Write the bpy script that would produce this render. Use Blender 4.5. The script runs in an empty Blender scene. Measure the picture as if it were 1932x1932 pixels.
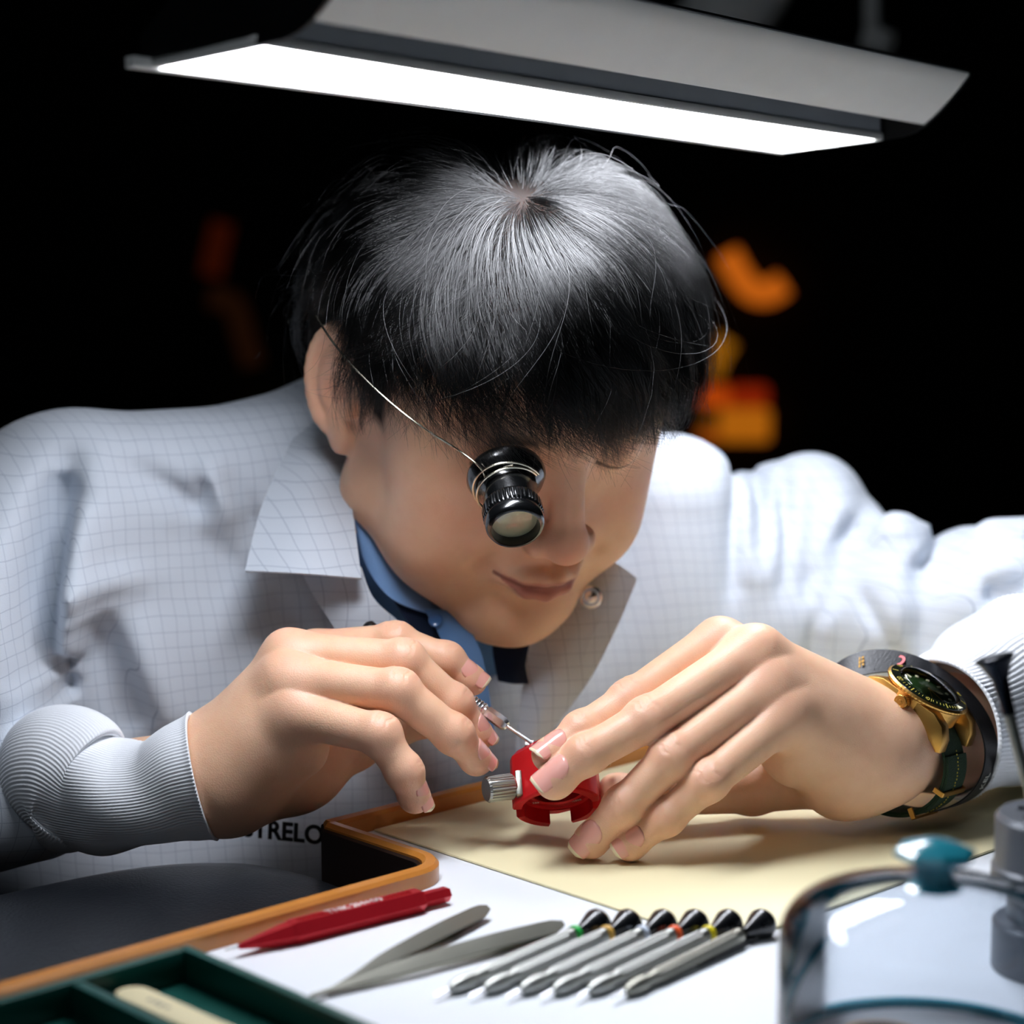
import bpy, bmesh, math, random
import numpy as np
from mathutils import Vector, Matrix, Quaternion
import openvdb as vdb
PI = math.pi
sc = bpy.context.scene
COL = sc.collection
random.seed(7); RNG = np.random.default_rng(7)

# ---------------------------------------------------------------- camera, world, light, exposure
F_PX = 4000.0; PITCH = math.radians(8); CAM = np.array([0, 0, .29])
cd = bpy.data.cameras.new('camera'); cam = bpy.data.objects.new('camera', cd); COL.objects.link(cam)
cam.location = CAM; cam.rotation_euler = (PI/2 - PITCH, 0, 0)
cd.sensor_width = 36; cd.lens = 36 * F_PX / 1932; cd.clip_start = .02; cd.clip_end = 50
cd.dof.use_dof = True; cd.dof.focus_distance = .965; cd.dof.aperture_fstop = 5.2
sc.camera = cam
w = bpy.data.worlds.new('world'); sc.world = w; w.use_nodes = True
w.node_tree.nodes['Background'].inputs[0].default_value = (.55, .7, 1, 1)
w.node_tree.nodes['Background'].inputs[1].default_value = .0
sc.view_settings.view_transform = 'Standard'; sc.view_settings.look = 'None'
sc.view_settings.exposure = 0; sc.view_settings.gamma = 1; sc.view_settings.use_curve_mapping = False
sc.cycles.use_denoising = True
sc.cycles.max_bounces = 8; sc.cycles.transparent_max_bounces = 12
LAMP_POWER = 42.0          # radiance of the bench lamp's panel
# added fill: one weak, cool area light on the camera side, no visible source
def fill_area_light(name, loc, target, size, power, col):
    ld = bpy.data.lights.new(name, 'AREA'); ld.shape = 'RECTANGLE'; ld.size = size[0]; ld.size_y = size[1]
    ld.energy = power; ld.color = col
    o = bpy.data.objects.new(name, ld); COL.objects.link(o); o.location = loc
    o.rotation_euler = (Vector(target) - Vector(loc)).to_track_quat('-Z', 'Y').to_euler()
    return o
fill_area_light('front_fill_light', (-.5, -.3, 1.6), (0, 1.05, .1), (1.2, .6), 2.6, (.8, .9, 1))

# ---------------------------------------------------------------- pixel rays -> points at a real depth
_c, _s = math.cos(PITCH), math.sin(PITCH)
R0 = np.array([[1, 0, 0], [0, _c, -_s], [0, _s, _c]])
def ray(px, py): return np.array([(px-966)/F_PX, 1, -(py-966)/F_PX]) @ R0
def W(px, py, y): d = ray(px, py); return CAM + d*(y/d[1])
def WZ(px, py, z): d = ray(px, py); return CAM + d*((z-CAM[2])/d[2])
AY = math.radians(43.5)                      # the bench stands turned to the camera
U = np.array([math.cos(AY), math.sin(AY), 0]); V = np.array([math.sin(AY), -math.cos(AY), 0])
def B(u, v, z=0.): return U*u + V*v + np.array([0, 0, z])

# ---------------------------------------------------------------- materials
def rgb(h):
    h = h.lstrip('#'); c = [int(h[i:i+2], 16)/255 for i in (0, 2, 4)]
    return tuple((x/12.92 if x <= .04045 else ((x+.055)/1.055)**2.4) for x in c) + (1,)
def mat(name, col, rough=.5, metal=0., var=.06, vscale=60, bump=0., bscale=400, coat=0., trans=0., emis=None, estr=0., aniso=0., sheen=0., sss=0., ior=None, noise_rough=.05):
    m = bpy.data.materials.new(name); m.use_nodes = True; nt = m.node_tree; b = nt.nodes['Principled BSDF']
    if isinstance(col, str): col = rgb(col)
    tc = nt.nodes.new('ShaderNodeTexCoord')
    n = nt.nodes.new('ShaderNodeTexNoise'); n.inputs['Scale'].default_value = vscale; n.inputs['Detail'].default_value = 4
    nt.links.new(tc.outputs['Object'], n.inputs['Vector'])
    r = nt.nodes.new('ShaderNodeMix'); r.data_type = 'RGBA'; r.blend_type = 'MIX'
    r.inputs['A'].default_value = tuple(max(0, c*(1-var)) for c in col[:3]) + (1,)
    r.inputs['B'].default_value = tuple(min(1, c*(1+var)) for c in col[:3]) + (1,)
    nt.links.new(n.outputs['Fac'], r.inputs['Factor']); nt.links.new(r.outputs['Result'], b.inputs['Base Color'])
    mr = nt.nodes.new('ShaderNodeMapRange'); mr.inputs['To Min'].default_value = max(.02, rough-noise_rough); mr.inputs['To Max'].default_value = rough+noise_rough
    nt.links.new(n.outputs['Fac'], mr.inputs['Value']); nt.links.new(mr.outputs['Result'], b.inputs['Roughness'])
    b.inputs['Metallic'].default_value = metal
    b.inputs['Coat Weight'].default_value = coat; b.inputs['Transmission Weight'].default_value = trans
    b.inputs['Anisotropic'].default_value = aniso
    if sheen: b.inputs['Sheen Weight'].default_value = sheen; b.inputs['Sheen Roughness'].default_value = .4
    if sss:
        b.inputs['Subsurface Weight'].default_value = sss; b.inputs['Subsurface Radius'].default_value = (1, .35, .2); b.inputs['Subsurface Scale'].default_value = .004
    if ior: b.inputs['IOR'].default_value = ior
    if emis: b.inputs['Emission Color'].default_value = rgb(emis) if isinstance(emis, str) else emis; b.inputs['Emission Strength'].default_value = estr
    if bump:
        n2 = nt.nodes.new('ShaderNodeTexNoise'); n2.inputs['Scale'].default_value = bscale; n2.inputs['Detail'].default_value = 3
        bp = nt.nodes.new('ShaderNodeBump'); bp.inputs['Strength'].default_value = bump; bp.inputs['Distance'].default_value = .001
        nt.links.new(tc.outputs['Object'], n2.inputs['Vector']); nt.links.new(n2.outputs['Fac'], bp.inputs['Height'])
        nt.links.new(bp.outputs['Normal'], b.inputs['Normal'])
    return m

# ---------------------------------------------------------------- object helpers
def put(o, parent=None, smooth=None):
    COL.objects.link(o)
    if parent is not None: o.parent = parent; o.matrix_parent_inverse = Matrix.Identity(4)
    return o
def tag(o, label=None, cat=None, group=None, kind=None):
    if label: o['label'] = label
    if cat: o['category'] = cat
    if group: o['group'] = group
    if kind: o['kind'] = kind
    return o
def thing(name, label, cat, M=None, group=None):
    o = bpy.data.objects.new(name, None); o.empty_display_size = .01; COL.objects.link(o)
    if M is not None: o.matrix_world = M
    return tag(o, label, cat, group)
def mesh_np(name, V_, F_, m, parent=None, smooth=True, sharp=None):
    me = bpy.data.meshes.new(name); me.from_pydata([tuple(map(float, v)) for v in V_], [], [tuple(map(int, f)) for f in F_]); me.update()
    if m is not None: me.materials.append(m)
    if smooth: me.polygons.foreach_set('use_smooth', [True]*len(me.polygons))
    if sharp:
        me.set_sharp_from_angle(angle=math.radians(sharp))
    o = bpy.data.objects.new(name, me); return put(o, parent)
def from_bm(name, bm, m, parent=None, sharp=35, M=None):
    if M is not None: bmesh.ops.transform(bm, matrix=M, verts=bm.verts)
    bmesh.ops.recalc_face_normals(bm, faces=bm.faces)
    me = bpy.data.meshes.new(name); bm.to_mesh(me); bm.free()
    if m is not None:
        for x in (m if isinstance(m, (list, tuple)) else [m]): me.materials.append(x)
    me.polygons.foreach_set('use_smooth', [True]*len(me.polygons)); me.set_sharp_from_angle(angle=math.radians(sharp))
    o = bpy.data.objects.new(name, me); return put(o, parent)
def frame(o, z, x=None):
    """matrix with local Z along z, local X close to x"""
    z = Vector(z).normalized(); x = Vector(x) if x is not None else (Vector((1, 0, 0)) if abs(z.x) < .9 else Vector((0, 1, 0)))
    x = (x - z*x.dot(z)).normalized(); y = z.cross(x)
    M = Matrix((x, y, z)).transposed().to_4x4(); M.translation = Vector(o); return M
def bx(bm, c, s, bev=0., seg=2, M=None):
    r = bmesh.ops.create_cube(bm, size=1, matrix=Matrix.Translation(c) @ Matrix.Diagonal((*s, 1)))
    vs = r['verts']
    if bev:
        es = list({e for v in vs for e in v.link_edges})
        rr = bmesh.ops.bevel(bm, geom=es, offset=bev, segments=seg, affect='EDGES', profile=.5); vs = list({v for f in rr['faces'] for v in f.verts} | set(v for v in vs if v.is_valid))
    if M is not None: bmesh.ops.transform(bm, matrix=M, verts=vs)
def lathe(bm, prof, n=48, M=None, close=False, rfun=None):
    """profile [(r, z)...] turned about local Z"""
    rings = []
    for r, z in prof:
        if r < 1e-7: rings.append([bm.verts.new((0, 0, z))]); continue
        rings.append([bm.verts.new(((r if rfun is None else rfun(r, z, 2*PI*k/n))*math.cos(2*PI*k/n), (r if rfun is None else rfun(r, z, 2*PI*k/n))*math.sin(2*PI*k/n), z)) for k in range(n)])
    if close: rings.append(rings[0])
    for a, b in zip(rings, rings[1:]):
        for k in range(n):
            q = []
            for v in (a[k % len(a)], a[(k+1) % len(a)], b[(k+1) % len(b)], b[k % len(b)]):
                if v not in q: q.append(v)
            if len(q) > 2:
                try: bm.faces.new(q)
                except ValueError: pass
    vs = [v for rg in rings for v in rg]
    if M is not None: bmesh.ops.transform(bm, matrix=M, verts=list(set(vs)))
def prism(bm, poly, z0, z1, M=None, bev=0.):
    a = [bm.verts.new((x, y, z0)) for x, y in poly]; b = [bm.verts.new((x, y, z1)) for x, y in poly]
    n = len(poly); fs = [bm.faces.new(a[::-1]), bm.faces.new(b)]
    for i in range(n): fs.append(bm.faces.new((a[i], a[(i+1) % n], b[(i+1) % n], b[i])))
    vs = a+b
    if bev:
        es = list({e for f in fs[:2] for e in f.edges})
        rr = bmesh.ops.bevel(bm, geom=es, offset=bev, segments=2, affect='EDGES', profile=.5); vs = list({v for v in vs if v.is_valid} | {v for f in rr['faces'] for v in f.verts})
    if M is not None: bmesh.ops.transform(bm, matrix=M, verts=vs)
def spline(P, n, closed=False):
    P = np.asarray(P, float); m = len(P); out = []
    if closed: ts = np.linspace(0, m, n, endpoint=False)
    else: ts = np.linspace(0, m-1, n)
    for t in ts:
        i = int(math.floor(t)); u = t-i
        if not closed and i >= m-1: i = m-2; u = 1.
        g = (lambda k: P[k % m]) if closed else (lambda k: P[min(max(k, 0), m-1)])
        p0, p1, p2, p3 = g(i-1), g(i), g(i+1), g(i+2)
        out.append(.5*((2*p1)+(-p0+p2)*u+(2*p0-5*p1+4*p2-p3)*u*u+(-p0+3*p1-3*p2+p3)*u**3))
    return np.array(out)
def sweep(bm, pts, prof, up=(0, 0, 1), closed=False, cap=True, scale=None):
    """sweep a closed profile [(side, up)...] along pts with a fixed up"""
    pts = np.asarray(pts, float); n = len(pts); rings = []; up = np.asarray(up, float)
    for i in range(n):
        if closed: t = pts[(i+1) % n]-pts[i-1]
        else: t = pts[min(i+1, n-1)]-pts[max(i-1, 0)]
        t /= np.linalg.norm(t)+1e-12; s = np.cross(t, up); s /= np.linalg.norm(s)+1e-12; q = np.cross(s, t)
        k = 1 if scale is None else scale[i]
        rings.append([bm.verts.new(pts[i]+s*a*k+q*b*k) for a, b in prof])
    m = len(prof)
    for i in range(n if closed else n-1):
        a, b = rings[i], rings[(i+1) % n]
        for k in range(m): bm.faces.new((a[k], a[(k+1) % m], b[(k+1) % m], b[k]))
    if cap and not closed: bm.faces.new(rings[0][::-1]); bm.faces.new(rings[-1])
def circ(r, n=10, ry=None): return [(r*math.cos(2*PI*k/n), (ry or r)*math.sin(2*PI*k/n)) for k in range(n)]
def text_mesh(name, s, size, M, m, parent=None, depth=.00015, align='CENTER', bold=0., wrap=None):
    cu = bpy.data.curves.new(name, 'FONT'); cu.body = s; cu.size = size; cu.extrude = depth; cu.align_x = align; cu.align_y = 'CENTER'; cu.offset = bold
    o = bpy.data.objects.new(name+'_tmp', cu); COL.objects.link(o)
    dg = bpy.context.evaluated_depsgraph_get(); me = bpy.data.meshes.new_from_object(o.evaluated_get(dg)); bpy.data.objects.remove(o)
    if wrap is None: me.transform(M)
    else:
        for v in me.vertices: v.co = wrap(v.co)
    me.materials.clear(); me.materials.append(m); me.name = name
    return put(bpy.data.objects.new(name, me), parent)
# ================================================================ the setting
M_dark = mat('dark_wall_paint', '#050505', .9, var=.2)
M_floor = mat('dark_carpet', '#0c0a09', .95, bump=.3)
bm = bmesh.new(); bx(bm, (0, 5.25, .8), (8, .1, 3.6)); tag(from_bm('wall_back', bm, M_dark), kind='structure')
bm = bmesh.new(); bx(bm, (0, 2.3, -1.0), (8, 6, .1)); tag(from_bm('floor', bm, M_floor), kind='structure')

# ================================================================ bench
M_lam = mat('white_laminate', '#e2e6eb', .45, var=.02, vscale=20)
M_orange = mat('orange_wood_edging', '#b8752c', .35, var=.14, vscale=90, coat=.25, bump=.05)
M_brown = mat('dark_brown_varnish', '#1c0d07', .42, var=.25, vscale=30)
M_cream = mat('cream_vinyl', '#eadfb4', .5, var=.02, vscale=30, bump=.04, bscale=900)
eV, lV, nU, far = -.757, -.6735, .600, 1.45
def arc(cu, cv, r, a0, a1, n=10): return [(cu+r*math.cos(math.radians(a0+(a1-a0)*k/n)), cv+r*math.sin(math.radians(a0+(a1-a0)*k/n))) for k in range(n+1)]
# outline of the top in bench (u, v): left edge, rounded inner corner of the armrest notch, outer corner, front edge at the watchmaker
path = [(.0, lV), (.2, lV), (.4, lV)] + arc(nU-.018, lV-.018, .018, 90, 0, 14) + [(nU, -.72), (nU, -.735), (nU, eV+.002)]
path2 = [(nU, eV), (nU+.002, eV)] + [(x, eV) for x in (.65, .7, .8, .9, 1.1, far)]
bench = thing('workbench', 'white topped watchmaking bench with raised orange wood edging and dark brown sides', 'bench')
outline = path + path2 + [(far, -.1), (0, -.1)]
bm = bmesh.new(); prism(bm, [tuple(B(u, v)[:2]) for u, v in outline], -.03, 0.); from_bm('tabletop', bm, M_lam, bench)
HL = .009
def lip_prof(h, wd): return [(-wd/2, -.0295), (-wd/2, h-.0018), (-wd/2+.0018, h), (wd/2-.0016, h-.0004), (wd/2, h-.002), (wd/2, -.001), (wd/2, -.0295)]
M_lip = mat('edging_wood', '#b9762e', .34, var=.16, vscale=70, coat=.3, bump=.04)
# the edging stands on the tabletop's rim; its outer side is stained dark brown
nt = M_lip.node_tree
for nm, pth in (('edging', path), ('edging', path2)):
    bm = bmesh.new(); pts = [B(u, v) for u, v in pth]
    dense = [pts[0]]
    for a, b_ in zip(pts, pts[1:]):
        k = max(1, int(np.linalg.norm(b_-a)/.05)); dense += [a+(b_-a)*(j+1)/k for j in range(k)]
    sweep(bm, dense, lip_prof(HL, .0075))
    from_bm(nm, bm, M_lip, bench, sharp=30)
# dark outer fascia panels
def fascia(pth, z0=-.16, z1=.0055, off=-.0045, th=.0012):
    pts = [B(u, v) for u, v in pth]; bm = bmesh.new()
    dense = [pts[0]]
    for a, b_ in zip(pts, pts[1:]):
        k = max(1, int(np.linalg.norm(b_-a)/.05)); dense += [a+(b_-a)*(j+1)/k for j in range(k)]
    sweep(bm, dense, [(off-th, z0), (off-th, z1), (off, z1+.001), (off+th, z1), (off+th, z0)])
    return from_bm('fascia_panel', bm, M_brown, bench, sharp=30)
fascia(path[2:]); fascia(path2)
bm = bmesh.new(); prism(bm, [tuple(B(u, v)[:2]) for u, v in [(.3, -.66), (.585, -.66), (.61, -.745), (far, -.745), (far, -.12), (.3, -.12)]], -.9, -.031); from_bm('cabinet', bm, M_brown, bench)

bm = bmesh.new(); poly = [(.6231, -.7515), (.6231, -.5345), (.6260, -.5315), (1.02, -.5315), (1.02, -.7515)]
prism(bm, [tuple(B(u, v)[:2]) for u, v in poly], .0002, .0014, bev=.0004)
tag(from_bm('cutting_mat', bm, M_cream), 'thin cream bench mat lying under the hands and red holder', 'mat')

# armrest: black leather pad in the notch
M_leather = mat('black_leather', '#15181d', .36, var=.15, vscale=40, bump=.35, bscale=700)
arm_t = thing('armrest', 'black leather padded armrest fixed in the notch of the bench', 'armrest')
pa = []
for u, v in [(.20, -.685), (.36, -.684), (.50, -.684), (.565, -.690), (.588, -.708), (.594, -.735), (.592, -.765), (.580, -.795), (.545, -.820), (.49, -.83), (.40, -.832), (.28, -.832), (.2, -.80), (.18, -.74)]:
    pa.append(B(u, v))
pa = spline(pa, 96, True); cen = pa.mean(0)
bm = bmesh.new(); rings = []
for s, z in [(1., -.05), (1.0, -.030), (.995, -.022), (.975, -.0165), (.94, -.0135), (.85, -.0115), (.6, -.0095), (.3, -.009)]:
    rings.append([bm.verts.new((cen + (p-cen)*(1-(1-s)) + np.array([0, 0, z]))) for p in pa])
for a, b_ in zip(rings, rings[1:]):
    for k in range(96): bm.faces.new((a[k], a[(k+1) % 96], b_[(k+1) % 96], b_[k]))
bm.faces.new(rings[-1]); bm.faces.new(rings[0][::-1])
from_bm('pad', bm, M_leather, arm_t, sharp=60)
bm = bmesh.new()
rr = [[bm.verts.new(cen+(p-cen)*.97+np.array([0, 0, z])) for p in pa] for z in (-.075, -.0502)]
for k in range(96): bm.faces.new((rr[0][k], rr[0][(k+1) % 96], rr[1][(k+1) % 96], rr[1][k]))
bm.faces.new(rr[1]); bm.faces.new(rr[0][::-1]); from_bm('support_board', bm, M_brown, arm_t)

# ================================================================ green tray at the lower left
M_green = mat('dark_green_plastic', '#06483f', .38, var=.06)
M_rim = mat('grey_green_rim', '#6f8f8b', .4)
tr = thing('parts_tray', 'dark green divided parts tray on the white bench top', 'tray')
def wall_box(bm, u0, u1, v0, v1, z0, z1, bev=.0008):
    c = B((u0+u1)/2, (v0+v1)/2, (z0+z1)/2); Mx = Matrix(((U[0], V[0], 0), (U[1], V[1], 0), (0, 0, 1))).to_4x4(); Mx.translation = Vector(c)
    bx(bm, (0, 0, 0), (abs(u1-u0), abs(v1-v0), z1-z0), bev, 2, M=Mx)
TU0, TU1, TV0, TV1, TZ = .28, .4445, -.6475, -.50, .0150
bm = bmesh.new(); wall_box(bm, TU0, TU1, TV0, TV1, .0002, .0022); from_bm('tray_floor', bm, M_green, tr)
for nm, a in (('side_wall', (TU1-.0045, TU1, TV0, TV1)), ('side_wall', (TU0, TU0+.0045, TV0, TV1)), ('end_wall', (TU0+.0045, TU1-.0045, TV0, TV0+.0045)), ('end_wall', (TU0+.0045, TU1-.0045, TV1-.0045, TV1))):
    bm = bmesh.new(); wall_box(bm, *a, .0022, TZ); from_bm(nm, bm, M_green, tr)
bm = bmesh.new(); wall_box(bm, .3905, .3955, TV0+.0045, TV1-.0045, .0022, TZ-.0005); from_bm('divider', bm, M_green, tr)
bm = bmesh.new(); wall_box(bm, TU0, TU1, TV0-.0012, TV0-.0001, .0002, TZ-.004, .0003); from_bm('rear_trim', bm, M_rim, tr); 
M_wood = mat('pale_birch', '#d9cca4', .6, var=.08, vscale=60)
M_ink = mat('faded_grey_print', '#8b8778', .7)
st = thing('wooden_stick', 'pale flat wooden stick with rounded end in the green tray', 'stick')
sa, sb = WZ(232, 1868, .0085), WZ(470, 1975, .0085); d = (sb-sa)/np.linalg.norm(sb-sa)
Ms = frame(sa, (0, 0, 1), d); L = .11; hw = .0062
bm = bmesh.new(); poly = [(hw*.9-hw*.9*math.cos(t), -hw*math.sin(t)) for t in np.linspace(-PI/2, PI/2, 12)][::-1]
poly = [(hw-hw*math.cos(t), hw*math.sin(t)) for t in np.linspace(PI/2, -PI/2, 14)] + [(L-hw+hw*math.sin(t), -hw*math.cos(t)) for t in np.linspace(0, PI, 14)]
prism(bm, poly, -.0009, .0009, bev=.0003); bmesh.ops.transform(bm, matrix=Ms, verts=bm.verts)
from_bm('blade', bm, M_wood, st)
bm = bmesh.new()
for k in range(4): bx(bm, (.017+k*.0035, .0004*(k % 2), .00095), (.0022, .0016+.0006*(k % 3), .0001))
bmesh.ops.transform(bm, matrix=Ms, verts=bm.verts); from_bm('print', bm, M_ink, st)
# the stick's foot: it leans on the divider and the floor of the tray
# ================================================================ tools on the bench
M_steel = mat('brushed_steel', '#a9aba6', .4, 1., var=.05, bump=.05, bscale=900)
M_satin = mat('satin_steel', '#9c9b90', .42, 1., var=.06, bump=.08, bscale=600)
M_chrome = mat('polished_chrome', '#f2f3f6', .27, 1., var=.02)
M_blk = mat('black_plastic', '#0b0d10', .28, var=.1, coat=.3)
M_red = mat('red_anodised_aluminium', '#c4202c', .32, .55, var=.05)
M_redm = mat('red_anodised_holder', '#cf1820', .36, .35, var=.05, bump=.06, bscale=1200)
M_white = mat('white_print', '#e6dcd6', .6)
M_brass = mat('brass', '#b98b45', .3, 1., var=.05)

def screwdriver(head_px, neck_px, tip_px, ring, label, last=False):
    R = .0030
    tip = WZ(*tip_px, .0028); neck = WZ(*neck_px, .0046)
    d = (tip-neck); L = np.linalg.norm(d); d /= L
    t = thing('screwdriver', label, 'screwdriver', frame(neck, d, (0, 0, 1)), 'precision screwdrivers in a row')
    bm = bmesh.new(); n = 40
    def kn(r, z, a): return r*(1-.07*(abs(math.sin(a*8)) > .93)) if .004 < z < L-.018 else r
    prof = [(0, 0), (R*.8, 0), (R, .0006), (R, .003)]
    z = .0045
    while z < L-.02:
        prof += [(R*.95, z), (R, z+.0005), (R, z+.0012), (R*.95, z+.0016)]; z += .0022
    prof += [(R*.96, L-.018), (R*.8, L-.016), (R*.8, L-.013), (R, L-.012), (R*1.02, L-.006), (R*.75, L-.002), (R*.35, L), (0, L)]
    lathe(bm, prof, n, rfun=kn); from_bm('handle', bm, M_satin if last else M_steel, t, 30)
    bm = bmesh.new(); lathe(bm, [(0, L), (.0006, L), (.0006, L+.006), (.0003, L+.008), (0, L+.008)], 10); from_bm('blade', bm, M_chrome, t, 30)
    if ring:
        bm = bmesh.new(); lathe(bm, [(R*.6, -.0004), (R*1.12, -.0004), (R*1.2, -.0014), (R*1.12, -.0028), (R*.6, -.0028)], 30, close=True); from_bm('colour_ring', bm, ring, t)
    bm = bmesh.new(); H = .0063
    lathe(bm, [(0, -.0026), (R*.72, -.0026), (R*.75, -.0045), (R*1.1, -.0075), (H*.85, -.0125), (H, -.0150), (H*.98, -.0168), (H*.8, -.0188), (H*.45, -.0202), (0, -.0206)], 36)
    from_bm('swivel_cap', bm, M_blk, t, 40)
    if last:
        bm = bmesh.new()
        bx(bm, (-.0035, 0, .008), (.002, .0035, .045), .0008); bx(bm, (-.0040, 0, -.010), (.0025, .0045, .010), .001)
        from_bm('pocket_clip', bm, M_blk, t)
    return t
rings = [mat('green_ring', '#1fae46', .4), mat('tan_ring', '#d3a44a', .4), mat('clear_ring', '#c9d3e2', .3), mat('orange_ring', '#f2602c', .4), mat('yellow_ring', '#e6d21c', .4), None]
hx = [1122, 1183, 1252, 1314, 1375, 1438]; nx = [1080, 1140, 1207, 1268, 1332, 1396]; tx = [848, 913, 982, 1044, 1110, 1180]
words = ['green', 'tan', 'clear', 'orange', 'yellow']
for i in range(6):
    screwdriver((hx[i], 1745), (nx[i], 1764), (tx[i], 1866+i), rings[i], ('steel precision screwdriver with black cap and %s ring' % words[i]) if i < 5 else 'steel precision screwdriver with black cap and black clip beside the glass dome', i == 5)

# red hexagonal pen
p0, p1 = WZ(450, 1786, .0042), WZ(845, 1686, .0042); d = p1-p0; L = np.linalg.norm(d); d /= L
pen = thing('mechanical_pen', 'red knurled hexagonal metal pen with white lettering on the white bench top', 'pen', frame(p0, d, (0, 0, 1)))
PR = .0053
def hexr(r, z, a): a = (a+PI/6) % (PI/3)-PI/6; return r*.93/math.cos(a)
def hexk(r, z, a): return hexr(r, z, a)
bm = bmesh.new(); lathe(bm, [(0, .024), (PR*.9, .024), (PR, .0255), (PR, L-.016), (PR*.9, L-.0145), (0, L-.0145)], 60, rfun=hexr); from_bm('barrel', bm, M_red, pen, 25)
bm = bmesh.new(); lathe(bm, [(0, 0), (.0009, 0), (.0012, .001), (PR*.8, .020), (PR*.88, .0239), (0, .0239)], 60, rfun=hexr); from_bm('nose_cone', bm, M_red, pen, 25)
bm = bmesh.new(); lathe(bm, [(0, L-.0144), (PR*.62, L-.0144), (PR*.6, L-.001), (PR*.52, L), (0, L)], 48, rfun=hexr); from_bm('push_button', bm, M_red, pen, 25)
bm = bmesh.new(); lathe(bm, [(0, -.006), (.00035, -.006), (.00045, .0005), (0, .0005)], 10); from_bm('steel_tip', bm, M_steel, pen)
bm = bmesh.new()                                     # knurling on the two long facets
for seg0, seg1 in ((.028, .050), (L-.040, L-.019)):
    for k in range(int((seg1-seg0)/.0011)):
        for j in range(-1, 2): bx(bm, (PR*.93+.00005, j*.0013+.0006*(k % 2)-.0003, seg0+k*.0011), (.0003, .0008, .0007))
tag(from_bm('knurling', bm, M_red, pen), kind='stuff')
Mt = Matrix(((0, 0, 1), (0, -1, 0), (1, 0, 0))).to_4x4()      # text x -> local z, text y -> -local y, out -> local x
Mt = Matrix(((0, 0, 1, PR*.93), (0, 1, 0, 0), (-1, 0, 0, 0), (0, 0, 0, 1)))
Mt = Matrix(((0, 0, 1, PR*.93), (0, 1, 0, 0), (1, 0, 0, L*.535), (0, 0, 0, 1)))
Mt = Matrix.Translation((PR*.93, 0, L*.535)) @ Matrix(((0, 0, 1), (0, 1, 0), (1, 0, 0))).to_4x4()
tm = Matrix(((0, 0, 1), (0, 1, 0), (1, 0, 0)))
# keep the lettering right-handed: x -> +z, y -> side, normal -> +x
Mt = Matrix.Translation((PR*.93, 0, L*.535)) @ Matrix(((0, 0, 1), (0, 1, 0), (1, 0, 0))).to_4x4()
if Mt.determinant() < 0: Mt = Matrix.Translation((PR*.93, 0, L*.535)) @ Matrix(((0, 0, 1), (0, -1, 0), (1, 0, 0))).to_4x4()
text_mesh('lettering', 'TNK 2H+00', .0054, Mt, M_white, pen, .0002, bold=.0001)

# tweezers: two leaf-shaped arms joined at the back
def tweezers(tip_px, back_px, label, roll, rot):
    a, b_ = WZ(*tip_px, .0020), WZ(*back_px, .0045); d = b_-a; L = np.linalg.norm(d)
    t = thing('tweezers', label, 'tweezers', frame(a, d, (0, 0, 1)) @ Matrix.Rotation(roll, 4, 'Z'), None)
    for s in (1, -1):
        bm = bmesh.new(); rings_ = []
        for k in range(25):
            q = k/24; z = L*q
            wd = np.interp(q, [0, .12, .3, .55, .8, .95, 1], [.0004, .0009, .0027, .0032, .0033, .0031, .0012])
            off = s*np.interp(q, [0, .15, .4, .7, .92, 1], [.0007, .0013, .0028, .0024, .0008, .0006]); th = .00045
            rings_.append([bm.verts.new((off+x_, y_, z)) for x_, y_ in ((-th, -wd), (th*.9, -wd), (th, 0), (th*.9, wd), (-th, wd), (-th, 0))])
        for r1, r2 in zip(rings_, rings_[1:]):
            for k in range(6): bm.faces.new((r1[k], r1[(k+1) % 6], r2[(k+1) % 6], r2[k]))
        bm.faces.new(rings_[0][::-1]); bm.faces.new(rings_[-1]); from_bm('arm', bm, M_satin, t, 40)
tweezers((622, 1868), (920, 1714), 'short steel tweezers lying beside the red pen', .65, 0)
tweezers((585, 1880), (1062, 1744), 'long steel tweezers lying between the short pair and screwdrivers', .65, 0)

M_gun0 = mat('dark_movement_plate', '#2b2d31', .35, .8)
# ================================================================ glass dome with teal knob
M_teal = mat('teal_plastic', '#2a93a6', .22, var=.04, coat=.4)
def thin_clear(name, ior, tint):
    m = bpy.data.materials.new(name); m.use_nodes = True; nt = m.node_tree
    for n in list(nt.nodes): nt.nodes.remove(n)
    o = nt.nodes.new('ShaderNodeOutputMaterial'); t = nt.nodes.new('ShaderNodeBsdfTransparent'); g_ = nt.nodes.new('ShaderNodeBsdfGlossy'); x = nt.nodes.new('ShaderNodeMixShader'); fr = nt.nodes.new('ShaderNodeFresnel')
    t.inputs[0].default_value = tint; g_.inputs['Roughness'].default_value = .03; fr.inputs[0].default_value = ior
    nt.links.new(fr.outputs[0], x.inputs[0]); nt.links.new(t.outputs[0], x.inputs[1]); nt.links.new(g_.outputs[0], x.inputs[2]); nt.links.new(x.outputs[0], o.inputs[0]); return m
M_glass = thin_clear('clear_acrylic', 1.32, (.93, .95, .97, 1))
g = W(1752, 1800, .700); dc = np.array([g[0], .694, 0.])
dome = thing('dust_cover', 'clear domed dust cover with teal knob on the white bench top', 'dome', Matrix.Translation(dc))
RD = .0520
bm = bmesh.new(); outer = [(RD, .0045), (RD, .045)] + [(RD-.018+.018*math.cos(t), .045+.015*math.sin(t)) for t in np.linspace(.15, PI/2*.8, 9)] + [(RD*.45, .0625), (.006, .0640), (0, .0642)]
inner = [(max(r-.0014, 0), z-.0014 if z > .044 else z) for r, z in outer[::-1]]
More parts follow.
